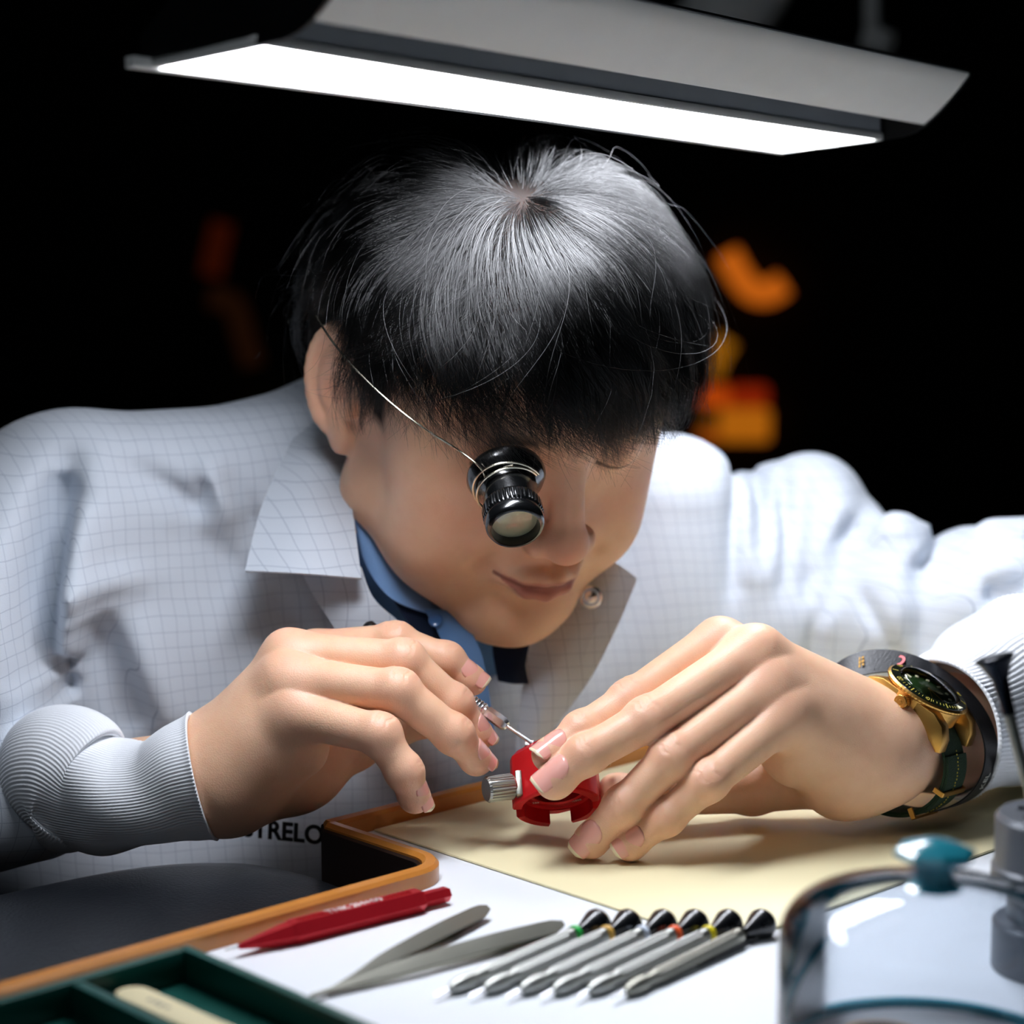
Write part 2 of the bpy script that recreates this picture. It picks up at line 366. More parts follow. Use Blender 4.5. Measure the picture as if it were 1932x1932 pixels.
lathe(bm, outer+inner[:-1]+[(RD-.0014, .0045), (RD, .0045)], 72); from_bm('glass_bell', bm, M_glass, dome, 60)
bm = bmesh.new(); lathe(bm, [(0, .0636), (.0100, .0640), (.0082, .0647), (.0066, .066), (.0064, .0712), (.0080, .0722), (.0134, .0748), (.0142, .0760), (.0130, .0774), (.0070, .0797), (.0030, .0806), (0, .0807)], 8)
from_bm('knob', bm, M_teal, dome, 12)
bm = bmesh.new(); lathe(bm, [(0, .0003), (RD+.003, .0003), (RD+.0042, .002), (RD+.0035, .0042), (RD+.001, .0046), (RD-.003, .0040), (RD-.0045, .0020), (0, .0020)], 72); from_bm('base_dish', bm, M_teal, dome, 30)
bm = bmesh.new(); lathe(bm, [(0, .0021), (RD-.0050, .0021), (RD-.0052, .0032), (0, .0032)], 72); from_bm('inner_pad', bm, M_lam, dome, 30)
mv = thing('added_movement', 'small dark and brass movement added under the clear dome for a dark blob and caustic', 'movement', Matrix.Translation(dc+np.array([-.014, .012, .0034])))  # added: dark plate and brass ring stand for the dome's dark blob and caustic
bm = bmesh.new(); lathe(bm, [(0, 0), (.0120, 0), (.0125, .0008), (.0125, .0030), (.0118, .0036), (0, .0036)], 48); from_bm('plate', bm, M_gun0, mv, 30)
bm = bmesh.new(); lathe(bm, [(.0126, .0004), (.0150, .0004), (.0150, .0028), (.0126, .0028)], 48, close=True); from_bm('case_ring', bm, M_brass, mv, 30)

# ================================================================ dark standing tool at the right edge
M_gun = mat('gunmetal', '#5d6167', .38, .3, var=.08, bump=.08)
M_navy = mat('blackened_steel', '#10151f', .2, .8)
gx = W(1990, 1560, .79); gc = np.array([gx[0], .79, 0.])
sp = thing('tool_stand', 'dark grey round tool stand at the right edge behind the dome', 'stand', Matrix.Translation(gc))
zt = W(1990, 1535, .79)[2]
bm = bmesh.new(); lathe(bm, [(0, .0003), (.0222, .0003), (.0225, .001), (.0225, zt*.30), (.0215, zt*.32), (.0172, zt*.33), (.0172, zt*.55), (.0218, zt*.565), (.0236, zt*.60), (.0236, zt*.66), (.0225, zt*.68), (.0225, zt-.002), (.0210, zt), (.0035, zt), (.0030, zt-.004), (0, zt-.004)], 64)
from_bm('body', bm, M_gun, sp, 25)
for k in range(6):
    a = k*PI/3+.5; bm = bmesh.new(); lathe(bm, [(0, zt-.0003), (.0017, zt-.0003), (.0019, zt+.0004), (.0015, zt+.0007), (0, zt+.0007)], 16, M=Matrix.Translation((.0135*math.cos(a), .0135*math.sin(a), 0))); from_bm('bolt', bm, M_navy, sp)
# the flared punch standing in it
q0, q1 = W(1955, 1540, .785), W(1876, 1240, .795)
d = q1-q0; L = np.linalg.norm(d)
pu = thing('punch', 'thin steel punch with flared black head leaning in the dark stand', 'punch', frame(q0, d))
bm = bmesh.new(); lathe(bm, [(0, -.008), (.0020, -.008), (.0021, L*.66), (0, L*.66)], 24); from_bm('shank', bm, M_satin, pu)
bm = bmesh.new(); lathe(bm, [(0, L*.64), (.0025, L*.64), (.0026, L*.72), (.0033, L*.86), (.0062, L*.96), (.0077, L*.985), (.0077, L), (.0060, L+.0006), (.0030, L-.001), (0, L-.0014)], 36); from_bm('flared_head', bm, M_navy, pu, 50)

# ================================================================ red movement holder
hc = W(1052, 1524, .948)
nrm = Vector((.06, -.66, -.75)).normalized()
H = thing('movement_holder', 'red anodised round watch movement holder with steel knob held over the cream mat', 'holder', frame(hc, -nrm, (1, -.15, 0)))
# local: +Z up through the holder, z=0 the open lower rim
Ro, Ri, Hh = .0207, .0165, .0275
def in_notch(a):
    for c, wd in ((-PI/2+.05, .30), (PI*.02, .2), (PI*.97, .22), (PI/2, .3)):
        if abs((a-c+PI) % (2*PI)-PI) < wd: return True
    return False
angs = []
for a in np.linspace(-PI, PI, 121)[:-1]: angs.append(a)
for c, wd in ((-PI/2+.05, .30), (PI*.02, .2), (PI*.97, .22), (PI/2, .3)):
    for e in (c-wd, c+wd):
        for dd in (-.002, .002): angs.append((e+dd+PI) % (2*PI)-PI)
angs = sorted(angs)
def rflat(a, r, z):                              # flats facing left and right of the camera
    o = r
    for c, k in ((-PI*.72, .90), (-PI*.02, .96), (PI*.4, .93)):
        dlt = (a-c+PI) % (2*PI)-PI
        if abs(dlt) < .9: o = min(o, r*k/math.cos(dlt))
    return o
bm = bmesh.new(); cols = []
for a in angs:
    zb = .0065 if in_notch(a) else 0.
    def pt(r, z, flat=True):
        rr_ = rflat(a, r, z) if flat else r
        return bm.verts.new((rr_*math.cos(a), rr_*math.sin(a), z))
    cols.append([pt(Ri, zb+.0, False), pt(Ro-.0006, zb), pt(Ro, zb+.0008), pt(Ro, Hh*.62), pt(Ro*.99, Hh-.003), pt(Ro*.86, Hh), pt(.0138, Hh, False), pt(.0138, .014, False), pt(.0120, .0085, False), pt(.0128, .0078, False), pt(Ri-.0012, .0078, False), pt(Ri, .0070, False)])
n = len(angs); m_ = len(cols[0])
for i in range(n):
    a, b_ = cols[i], cols[(i+1) % n]
    for k in range(m_):
        bm.faces.new((a[k], b_[k], b_[(k+1) % m_], a[(k+1) % m_]))
from_bm('ring_body', bm, M_redm, H, 22)
bm = bmesh.new(); lathe(bm, [(0, .0180), (.0137, .0180), (.0137, .0195), (0, .0195)], 48); from_bm('inner_disc', bm, M_blk, H)
# steel clamp jaws on the top and side
for (x, y, z, s) in ((-.010, -.010, Hh+.0015, (.005, .003, .003)), (.004, -.012, Hh+.0012, (.006, .003, .0026)), (-.015, .002, Hh+.001, (.003, .004, .0025))):
    bm = bmesh.new(); bx(bm, (x, y, z), s, .0006); from_bm('clamp_jaw', bm, M_chrome, H)
bm = bmesh.new(); bx(bm, (-.0172, -.0090, .0085), (.0030, .0055, .0125), .0006, M=Matrix.Rotation(.1, 4, 'Z')); from_bm('side_jaw', bm, M_satin, H)
tmx = Matrix.Translation((0, 0, .0077)) @ Matrix.Rotation(PI, 4, 'X')
text_mesh('engraving', '250', .0021, Matrix.Translation((-.0105, -.0098, .0077)) @ Matrix.Rotation(PI, 4, 'X') @ Matrix.Rotation(PI, 4, 'Z') if False else Matrix.Translation((-.0105, .0085, .0076)) @ Matrix.Rotation(PI, 4, 'X'), M_white, H, .00005)
text_mesh('engraving', '-1028', .0021, Matrix.Translation((.0085, .0105, .0076)) @ Matrix.Rotation(PI, 4, 'X') @ Matrix.Rotation(.3, 4, 'Z'), M_white, H, .00005)
Hm = H.matrix_world.copy(); Hi = Hm.inverted()
def toH(p): return Hi @ Vector(p)
k0, k1 = W(972, 1483, .948), W(917, 1490, .942)
d = k1-k0; L = np.linalg.norm(d); Mk = Hi @ frame(k0, d)
bm = bmesh.new(); KR = .0061
lathe(bm, [(0, .0012), (KR*.9, .0012), (KR, .002), (KR, L-.001), (KR*.86, L), (0, L)], 96, M=Mk, rfun=lambda r, z, a: r*(1-.05*(math.sin(a*24) > 0)) if .0015 < z < L-.0004 else r)
knob = from_bm('knurled_knob', bm, M_steel, H, 30)
bm = bmesh.new(); lathe(bm, [(0, -.006), (.0036, -.006), (.0036, .0008), (.0042, .0014), (0, .0014)], 32, M=Mk); from_bm('knob_neck', bm, M_chrome, H)
k0, k1 = W(1090, 1440, .962), W(1152, 1437, .958)
d = k1-k0; L = np.linalg.norm(d); Mk = Hi @ frame(k0, d)
bm = bmesh.new(); lathe(bm, [(0, -.004), (.0005, -.004), (.0005, L-.004), (.0018, L-.0038), (.0019, L-.0004), (.0015, L), (0, L)], 40, M=Mk, rfun=lambda r, z, a: r*(1-.05*(math.sin(a*12) > 0))); from_bm('winding_crown', bm, M_brass, H)

# the screwdriver in the hand
t0, t1 = W(1006, 1404, .958), W(689, 1184, 1.004); d = t1-t0; L = np.linalg.norm(d)
hs = thing('hand_screwdriver', 'silver screwdriver with black top held in the fingers above the red holder', 'screwdriver', frame(t0, d, (0, -.3, 1)))
bm = bmesh.new(); lathe(bm, [(0, -.0012), (.0005, -.0012), (.0009, .0008), (.0009, .0165), (0, .0165)], 20); from_bm('blade', bm, M_chrome, hs)
bm = bmesh.new(); prof = [(0, .0155), (.0020, .0157), (.0029, .0175), (.0029, .0275), (.0024, .028), (.0024, .029)]
z = .0295
while z < .040: prof += [(.0031, z), (.0033, z+.0004), (.0033, z+.0009), (.0026, z+.0013)]; z += .0019
prof += [(.003, z+.001), (.003, L-.012), (0, L-.012)]
lathe(bm, prof, 48, rfun=lambda r, z, a: hexr(r, z, a) if z < .0285 else (r*(1-.06*(math.sin(a*10) > .3)) if z < .042 else r)); from_bm('handle', bm, M_chrome, hs, 25)
bm = bmesh.new(); lathe(bm, [(0, L-.013), (.0028, L-.013), (.003, L-.008), (.0045, L-.004), (.0047, L-.0015), (.0035, L), (0, L+.0003)], 28); from_bm('swivel_cap', bm, M_blk, hs, 50)
text_mesh('engraving', '250', .0022, Matrix.Translation((0, 0, 0)) @ Matrix(((0, 0, 1, 0), (0, 1, 0, 0), (-1, 0, 0, 0), (0, 0, 0, 1))) if False else frame((-.0020, -.0018, .0225), (-.75, -.66, 0), (0, 0, -1)), M_gun, hs, .00005)

# ================================================================ bench lamp
NL, NR, FL, FR = W(495, 83, .79), W(1660, 262, 1.16), W(316, 131, .835), W(1480, 283, 1.205)
ex = NR-NL; LL = np.linalg.norm(ex); ex /= LL
cy = (NL-FL); PWd = np.linalg.norm(cy); cy -= ex*(cy@ex); cy /= np.linalg.norm(cy); PWd = .060
nz = np.cross(ex, cy); nz = nz if nz[2] > 0 else -nz
Ml = Matrix((Vector(ex), Vector(cy), Vector(nz))).transposed().to_4x4(); Ml.translation = Vector(NL)
M_lampgrey = mat('silver_grey_lamp_shell', '#f2f2ec', .5, .0, var=.03)
M_lampin = mat('lamp_grey_inner', '#a6acb0', .6, var=.05)
M_lampblk = mat('lamp_black_shell', '#08090a', .45)
M_led = mat('led_diffuser', '#ffffff', .5, var=0, emis='#f1f5ff', estr=LAMP_POWER)
lamp = thing('bench_lamp', 'long linear bench lamp glowing white above the watchmaker', 'lamp', Ml)
def lx(bm, x0, x1, y0, y1, z0, z1, bev=.0): bx(bm, ((x0+x1)/2, (y0+y1)/2, (z0+z1)/2), (x1-x0, y1-y0, z1-z0), bev)
bm = bmesh.new(); lx(bm, .003, LL-.003, -PWd+.002, -.0012, 0, .0012); from_bm('diffuser', bm, M_led, lamp)
for nm, a in (('bezel_strip', (-.010, LL+.001, -PWd-.003, -PWd+.002, -.0012, .003)), ('bezel_strip', (0, LL+.001, -.0012, .0014, -.0008, .003)), ('bezel_strip', (-.001, .003, -PWd+.002, -.0012, -.0006, .003)), ('bezel_strip', (LL-.003, LL+.001, -PWd+.002, -.0012, -.0010, .003))):
    bm = bmesh.new(); lx(bm, *a, .0003); from_bm(nm, bm, M_lampgrey, lamp)
bm = bmesh.new(); lx(bm, 0, LL, -.0012, .0008, .003, .024, .0003); from_bm('riser', bm, M_lampin, lamp)
vis = [(.0262, .0045), (.0310, .0075), (.0365, .0115), (.0420, .0160), (.0475, .0212), (.053, .027)]
bm = bmesh.new(); prof = vis + [(y, z+.0016) for y, z in vis[::-1]]
for x in (0., LL): pass
r1 = [bm.verts.new((.0, y, z)) for y, z in prof]; r2 = [bm.verts.new((LL, y, z)) for y, z in prof]; k_ = len(prof)
for k in range(k_): bm.faces.new((r1[k], r1[(k+1) % k_], r2[(k+1) % k_], r2[k]))
bm.faces.new(r1[::-1]); bm.faces.new(r2); from_bm('visor', bm, M_lampgrey, lamp, 50)
# black shell above and end caps
shell = [(-PWd-.004, .001), (-PWd-.004, .012), (-PWd*.6, .030), (0, .036), (.035, .036), (.0535, .0285), (.0475, .0235), (.02, .026), (.001, .0245), (-.0005, .0035)]
bm = bmesh.new(); r1 = [bm.verts.new((-.001, y, z)) for y, z in shell]; r2 = [bm.verts.new((LL+.001, y, z)) for y, z in shell]; k_ = len(shell)
for k in range(k_): bm.faces.new((r1[k], r1[(k+1) % k_], r2[(k+1) % k_], r2[k]))
bm.faces.new(r1[::-1]); bm.faces.new(r2); from_bm('housing', bm, M_lampblk, lamp, 40)
capo = [(-.001, -.0005), (.012, -.0004), (.020, .001), (.0268, .0040), (.0310, .0070), (.0365, .0110), (.0420, .0155), (.0475, .0207), (.0535, .027), (.0535, .029), (.03, .036), (0, .036)]
for x0 in (-.0022, LL+.0012):
    bm = bmesh.new(); a_ = [bm.verts.new((x0, y, z)) for y, z in capo]; b2 = [bm.verts.new((x0+.001, y, z)) for y, z in capo]; k_ = len(capo)
    for k in range(k_): bm.faces.new((a_[k], a_[(k+1) % k_], b2[(k+1) % k_], b2[k]))
    bm.faces.new(a_[::-1]); bm.faces.new(b2); from_bm('end_cap', bm, M_lampblk, lamp)
bm = bmesh.new(); sweep(bm, [Ml.inverted() @ Vector(p) for p in ((NL+NR)/2+np.array([0, 0, .035]), (NL+NR)/2+np.array([.02, .05, .30]), (NL+NR)/2+np.array([.25, .15, .55]), (NL+NR)/2+np.array([.45, .3, .9]))], circ(.012, 16), up=(.3, 1, 0)); from_bm('arm', bm, M_lampblk, lamp)

# ================================================================ far shop: spotlights and glowing displays
M_spot = mat('grey_spotlight_paint', '#e2e2dd', .5)
def spotlight(px, py, y, r, ln, dirv, label):
    p = W(px, py, y); t = thing('track_spotlight', label, 'spotlight', frame(p, dirv))
    bm = bmesh.new(); lathe(bm, [(0, -ln), (r*.9, -ln), (r, -ln*.9), (r, ln), (r*.9, ln), (r*.85, ln*.7), (0, ln*.7)], 32); from_bm('housing', bm, M_spot, t)
    bm = bmesh.new(); bx(bm, (0, r*1.15, -ln*.3), (r*.3, r*.4, ln*.8), r*.05); from_bm('yoke', bm, M_spot, t)
spotlight(1385, 5, 1.95, .042, .05, (-.5, -.3, -.8), 'large blurred grey spotlight hanging at the top right')
spotlight(1655, 78, 2.1, .013, .013, (.6, -.3, -.2), 'small blurred grey spotlight head below the ceiling track at right')
t = thing('ceiling_track', 'dark ceiling rail from which the grey spotlights hang', 'rail')
bm = bmesh.new(); sweep(bm, [W(1330, -60, 2.1), W(1950, -90, 2.3)], [(-.02, -.02), (-.02, .02), (.02, .02), (.02, -.02)]); from_bm('rail', bm, M_spot, t)
bm = bmesh.new(); sweep(bm, [W(1644, -80, 2.12), W(1644, 60, 2.12)], circ(.008, 12), up=(0, 1, 0)); from_bm('drop_rod', bm, M_spot, t)
def glow(name, col, s): return mat(name, '#000000', .6, emis=col, estr=s, var=0)
YB = 5.165
def neon(name, pts, r, m, label, cat):
    P = spline([W(x, y, YB) for x, y in pts], 24)
    bm = bmesh.new(); sweep(bm, P, circ(r, 14), up=(0, 1, 0)); o = from_bm(name, bm, m); return tag(o, label, cat)
neon('neon_tube', [(1372, 478), (1395, 520), (1420, 548), (1450, 552), (1478, 535)], .030, glow('orange_glow', (.95, .2, .012, 1), .5), 'blurred orange neon curve in the dark right of the hair', 'neon light')
neon('neon_tube', [(1372, 640), (1352, 672), (1340, 705)], .028, glow('amber_glow', (.75, .26, .01, 1), .35), 'dim amber neon stroke just above the red display box', 'neon light')
neon('neon_tube', [(420, 420), (408, 470), (398, 520)], .028, glow('dim_red_glow', (.6, .07, .01, 1), .035), 'faint red vertical neon stroke left of the hair', 'neon light')
neon('neon_tube', [(395, 560), (440, 575), (462, 640), (478, 690)], .028, glow('faint_brown_glow', (.6, .18, .05, 1), .015), 'very faint brown neon curve below the red stroke', 'neon light')
bm = bmesh.new(); lathe(bm, [(0, -.02), (.030, -.02), (.036, 0), (.030, .02), (0, .02)], 32, M=frame(W(495, 808, YB), (0, -1, 0))); tag(from_bm('indicator_lamp', bm, glow('yellow_glow', (.9, .55, .01, 1), .33)), 'round yellow glowing lamp above his right shoulder', 'lamp')
db = thing('display_box', 'blurred red and orange lit display box by his left shoulder', 'display')
def panel(name, x0, y0, x1, y1, m, dy=0):
    a, b_ = W(x0, y1, YB), W(x1, y0, YB); bm = bmesh.new(); bx(bm, ((a[0]+b_[0])/2, YB+dy, (a[2]+b_[2])/2), (b_[0]-a[0], .05, b_[2]-a[2]), .01); return from_bm(name, bm, m, db)
panel('red_panel', 1318, 728, 1375, 768, glow('red_glow', (.9, .11, .006, 1), .45)); panel('red_panel', 1378, 728, 1448, 768, glow('deep_red_glow', (.5, .03, .003, 1), .40))
panel('orange_panel', 1358, 771, 1452, 832, glow('orange_panel_glow', (.9, .25, .01, 1), .42)); panel('orange_panel', 1318, 806, 1356, 832, glow('rust_glow', (.8, .16, .01, 1), .33))
panel('dark_window', 1318, 770, 1356, 803, glow('olive_glow', (.2, .12, .01, 1), .12))
# ================================================================ implicit modelling: fields on a grid, meshed with OpenVDB
class Field:
    def __init__(s, lo, hi, h, big=.03):
        s.lo = np.array(lo, np.float32); s.h = h; s.n = np.ceil((np.array(hi)-lo)/h).astype(int)+1
        s.ax = [s.lo[i]+h*np.arange(s.n[i], dtype=np.float32) for i in range(3)]
        s.D = np.full(s.n, big, np.float32); s.big = big
    def sl(s, lo, hi):
        a = np.clip(np.floor((np.array(lo)-s.lo)/s.h).astype(int), 0, s.n); b = np.clip(np.ceil((np.array(hi)-s.lo)/s.h).astype(int)+1, 0, s.n)
        if (b <= a).any(): return None
        S = tuple(slice(a[i], b[i]) for i in range(3))
        return S, s.ax[0][S[0]][:, None, None], s.ax[1][S[1]][None, :, None], s.ax[2][S[2]][None, None, :]
    def mix(s, S, d, k, op):
        A = s.D[S]
        if op == '+':
            hh = np.maximum(k-np.abs(A-d), 0)/k if k > 0 else 0
            s.D[S] = np.minimum(A, d)-hh*hh*k*.25
        else:
            d = -d; hh = np.maximum(k-np.abs(A-d), 0)/k if k > 0 else 0
            s.D[S] = np.maximum(A, d)+hh*hh*k*.25
    def ell(s, c, r, k=.004, op='+', R=None):
        c = np.array(c, float); r = np.array(r if np.ndim(r) else (r, r, r), float); m = r.max()+k+.004
        q = s.sl(c-m, c+m)
        if q is None: return
        S, x, y, z = q; x = x-c[0]; y = y-c[1]; z = z-c[2]
        if R is not None: x, y, z = (R[0][0]*x+R[0][1]*y+R[0][2]*z, R[1][0]*x+R[1][1]*y+R[1][2]*z, R[2][0]*x+R[2][1]*y+R[2][2]*z)
        k0 = np.sqrt((x/r[0])**2+(y/r[1])**2+(z/r[2])**2); k1 = np.sqrt((x/r[0]**2)**2+(y/r[1]**2)**2+(z/r[2]**2)**2)+1e-9
        s.mix(S, (k0*(k0-1)/k1).astype(np.float32), k, op)
    def cone(s, a, b, ra, rb, k=.004, op='+', flat=None, fk=1.):
        a = np.array(a, float); b = np.array(b, float); m = max(ra, rb)*max(1, 1/fk)+k+.004
        q = s.sl(np.minimum(a, b)-m, np.maximum(a, b)+m)
        if q is None: return
        S, x, y, z = q; ba = b-a; L2 = ba@ba+1e-12
        x = x-a[0]; y = y-a[1]; z = z-a[2]
        t = np.clip((x*ba[0]+y*ba[1]+z*ba[2])/L2, 0, 1); dx = x-t*ba[0]; dy = y-t*ba[1]; dz = z-t*ba[2]
        d2 = dx*dx+dy*dy+dz*dz
        if flat is not None:
            f = np.array(flat, float); f = f-ba*(f@ba)/L2; f /= np.linalg.norm(f)+1e-9; e = dx*f[0]+dy*f[1]+dz*f[2]
            d2 = d2-e*e+(e/fk)**2
        s.mix(S, (np.sqrt(d2)-(ra+(rb-ra)*t)).astype(np.float32), k, op)
    def chain(s, pts, rs, k=.003, op='+', **kw):
        for i in range(len(pts)-1): s.cone(pts[i], pts[i+1], rs[i], rs[i+1], k, op, **kw)
    def groove(s, c, axis, along, rad, depth, wd=.0007):
        """a shallow crease round a finger's back: plane through c across axis, limited to a ball of radius rad"""
        q = s.sl(np.array(c)-rad, np.array(c)+rad)
        if q is None: return
        S, x, y, z = q; x = x-c[0]; y = y-c[1]; z = z-c[2]
        u_ = x*axis[0]+y*axis[1]+z*axis[2]; v_ = x*along[0]+y*along[1]+z*along[2]
        r2 = (x*x+y*y+z*z)/rad**2
        u_ = u_+.0006*np.sin(v_*900)
        s.D[S] += (depth*np.exp(-(u_/wd)**2)*np.exp(-r2*2.2)).astype(np.float32)
    def mesh(s):
        cl = s.h*5; g = vdb.FloatGrid(cl); g.copyFromArray(np.clip(s.D, -cl, cl).astype(np.float32)); g.transform = vdb.createLinearTransform(voxelSize=s.h)
        p, q = g.convertToQuads(isovalue=0)
        return np.asarray(p)+s.lo, np.asarray(q)[:, ::-1]
def relax(p, q, n=2, lam=.5):
    e = np.concatenate([q[:, [0, 1]], q[:, [1, 2]], q[:, [2, 3]], q[:, [3, 0]]]); m = len(p)
    for _ in range(n):
        acc = np.zeros_like(p); cnt = np.bincount(np.concatenate([e[:, 0], e[:, 1]]), minlength=m)[:, None]
        for i in range(3): acc[:, i] = np.bincount(e[:, 0], p[e[:, 1], i], m)+np.bincount(e[:, 1], p[e[:, 0], i], m)
        p = p+lam*(acc/np.maximum(cnt, 1)-p)
    return p
def np_mesh(name, p, q, m, parent=None, attrs=None):
    me = bpy.data.meshes.new(name); nv, nf = len(p), len(q); w4 = q.shape[1]
    me.vertices.add(nv); me.vertices.foreach_set('co', p.astype(np.float32).ravel())
    me.loops.add(nf*w4); me.loops.foreach_set('vertex_index', q.astype(np.int32).ravel())
    me.polygons.add(nf); me.polygons.foreach_set('loop_start', np.arange(0, nf*w4, w4, dtype=np.int32))
    me.update(calc_edges=True); me.validate()
    me.polygons.foreach_set('use_smooth', [True]*len(me.polygons)); me.materials.append(m)
    for k, a in (attrs or {}).items():
        at = me.attributes.new(k, 'FLOAT', 'POINT'); at.data.foreach_set('value', np.asarray(a, np.float32))
    return put(bpy.data.objects.new(name, me), parent)

# ================================================================ skin
def skin_material():
    m = bpy.data.materials.new('skin'); m.use_nodes = True; nt = m.node_tree; b = nt.nodes['Principled BSDF']; N = nt.nodes.new; Lk = nt.links.new
    tc = N('ShaderNodeTexCoord')
    def at(n):
        a = N('ShaderNodeAttribute'); a.attribute_name = n; return a.outputs['Fac']
    def noise(sc_, det=4):
        n = N('ShaderNodeTexNoise'); n.inputs['Scale'].default_value = sc_; n.inputs['Detail'].default_value = det; Lk(tc.outputs['Object'], n.inputs['Vector']); return n.outputs['Fac']
    def mixc(fac, a, b_):
        x = N('ShaderNodeMix'); x.data_type = 'RGBA'
        for s_, v in (('Factor', fac), ('A', a), ('B', b_)):
            if isinstance(v, (tuple, float)): x.inputs[s_].default_value = v
            else: Lk(v, x.inputs[s_])
        return x.outputs['Result']
    def math_(op, a, b_):
        x = N('ShaderNodeMath'); x.operation = op
        for i, v in enumerate((a, b_)):
            if isinstance(v, (int, float)): x.inputs[i].default_value = v
            else: Lk(v, x.inputs[i])
        return x.outputs[0]
    c = mixc(noise(45), (.76, .44, .27, 1), (.87, .57, .39, 1))
    c = mixc(math_('MULTIPLY', math_('POWER', noise(160), 3), .5), c, (.66, .30, .18, 1))
    c = mixc(math_('MULTIPLY', at('red'), .75), c, (.66, .26, .19, 1))
    c = mixc(at('lips'), c, (.42, .13, .11, 1))
    c = mixc(at('dark'), c, (.03, .024, .022, 1))
    Lk(c, b.inputs['Base Color'])
    b.inputs['Roughness'].default_value = .47; b.inputs['Subsurface Weight'].default_value = .25
    b.inputs['Subsurface Radius'].default_value = (1, .3, .16); b.inputs['Subsurface Scale'].default_value = .0035; 
    Lk(math_('MULTIPLY', math_('SUBTRACT', 1, at('dark')), .45), b.inputs['Specular IOR Level'])
    v = N('ShaderNodeTexVoronoi'); v.inputs['Scale'].default_value = 1300; Lk(tc.outputs['Object'], v.inputs['Vector'])
    bp = N('ShaderNodeBump'); bp.inputs['Strength'].default_value = .12; bp.inputs['Distance'].default_value = .0006
    n3 = noise(260, 5); Lk(math_('ADD', v.outputs['Distance'], math_('MULTIPLY', n3, .9)), bp.inputs['Height']); Lk(bp.outputs['Normal'], b.inputs['Normal'])
    return m
M_skin = skin_material()
M_nail = mat('fingernail', '#eeaa9c', .2, var=.04, coat=.5, sss=.15)
M_nailtip = mat('fingernail_edge', '#efe0bd', .3, var=.04, coat=.3)

person = thing('person', 'person in a pale grey checked lab coat leaning over the bench with a screwdriver', 'person', Matrix.Translation((0, 1.15, 0)))
PO = np.array([0, 1.15, 0])
TOW = -(np.array([0, .95, -.3])/np.linalg.norm([0, .95, -.3]))
cR, cUp = R0[0], R0[2]; cTo = -R0[1]
def cdir(r, u, t): v = cR*r+cUp*u+cTo*t; return v/np.linalg.norm(v)

def build_hand(fingers, palm, extra, thumb, lo, hi, h=.0007):
    Fp = Field(lo, hi, h); Ff = Field(lo, hi, h)
    for (a, b_, ra, rb) in palm: Fp.cone(W(*a), W(*b_), ra, rb, .012)
    for (c, r) in extra: Fp.ell(W(*c), r, .010)
    info = []
    for fg in fingers+[thumb]:
        pts = [W(*p[:3]) for p in fg['j']]; rs = [p[3] for p in fg['j']]
        F1 = Field(np.min(pts, 0)-.02, np.max(pts, 0)+.02, h) if False else None
        loS, hiS = np.maximum(np.min(pts, 0)-.022, lo), np.minimum(np.max(pts, 0)+.022, hi)
        i0 = np.floor((loS-np.array(lo))/h).astype(int); F1 = Field(np.array(lo)+i0*h, hiS, h)
        n = len(pts)
        F1.chain(pts, [r*.97 for r in rs], .0035)
        dors = [np.array(d, float) for d in ([fg['d']]*n if np.ndim(fg['d']) == 1 else fg['d'])]
        for i in range(1, n-1):                                     # knuckles are wider than the bones between them
            ax = pts[i+1]-pts[i-1]; ax /= np.linalg.norm(ax); d = dors[i]-ax*(dors[i]@ax); d /= np.linalg.norm(d)
            F1.ell(pts[i]+d*rs[i]*.10, rs[i]*1.0, .004)
            if i >= n-3 or fg.get('all'):
                big = i == n-3
                sd = np.cross(ax, d)
                for o_ in ((-.0030, -.0012, .0006, .0026) if big else (-.0011, .0009)):
                    F1.groove(pts[i]+d*rs[i]*1.02+ax*o_, ax, sd, rs[i]*(1.0 if big else .85), .00085 if big else .0006, .0008)
        # belly of the end phalanx and the nail bed
        ax = pts[-1]-pts[-2]; ax /= np.linalg.norm(ax); d = dors[-1]-ax*(dors[-1]@ax); d /= np.linalg.norm(d)
        F1.ell(pts[-1]-d*rs[-1]*.15-ax*rs[-1]*.2, rs[-1]*1.02, .004)
        e = (F1.n); S = tuple(slice(i0[k], i0[k]+e[k]) for k in range(3)); sh = Ff.D[S].shape
        Dn = F1.D[:sh[0], :sh[1], :sh[2]]
        A = Ff.D[S]; k_ = .0010; hh = np.maximum(k_-np.abs(A-Dn), 0)/k_; Ff.D[S] = np.minimum(A, Dn)-hh*hh*k_*.25
        info.append((pts, rs, ax, d, fg.get('nail', True), dors))
    k_ = .009; A, Bq = Fp.D, Ff.D; hh = np.maximum(k_-np.abs(A-Bq), 0)/k_; Fp.D = np.minimum(A, Bq)-hh*hh*k_*.25
    for (a, b_, r, dp) in palm_lines.get(id(palm), []): Fp.cone(W(*a), W(*b_), r, r, dp, '-')
    p, q = Fp.mesh(); p = relax(p, q, 1, .5)
    red = np.zeros(len(p))
    for pts, rs, ax, d, nail, dors in info:
        for i, (c, r) in enumerate(zip(pts, rs)):
            wgt = .55 if i == len(pts)-1 else (.38 if i else .35)
            dc_ = dors[i]; red = np.maximum(red, wgt*np.exp(-(((p-(c+dc_*r*.6))**2).sum(1))/(r*1.15)**2))
    return p, q, red, info
palm_lines = {}
nails = []
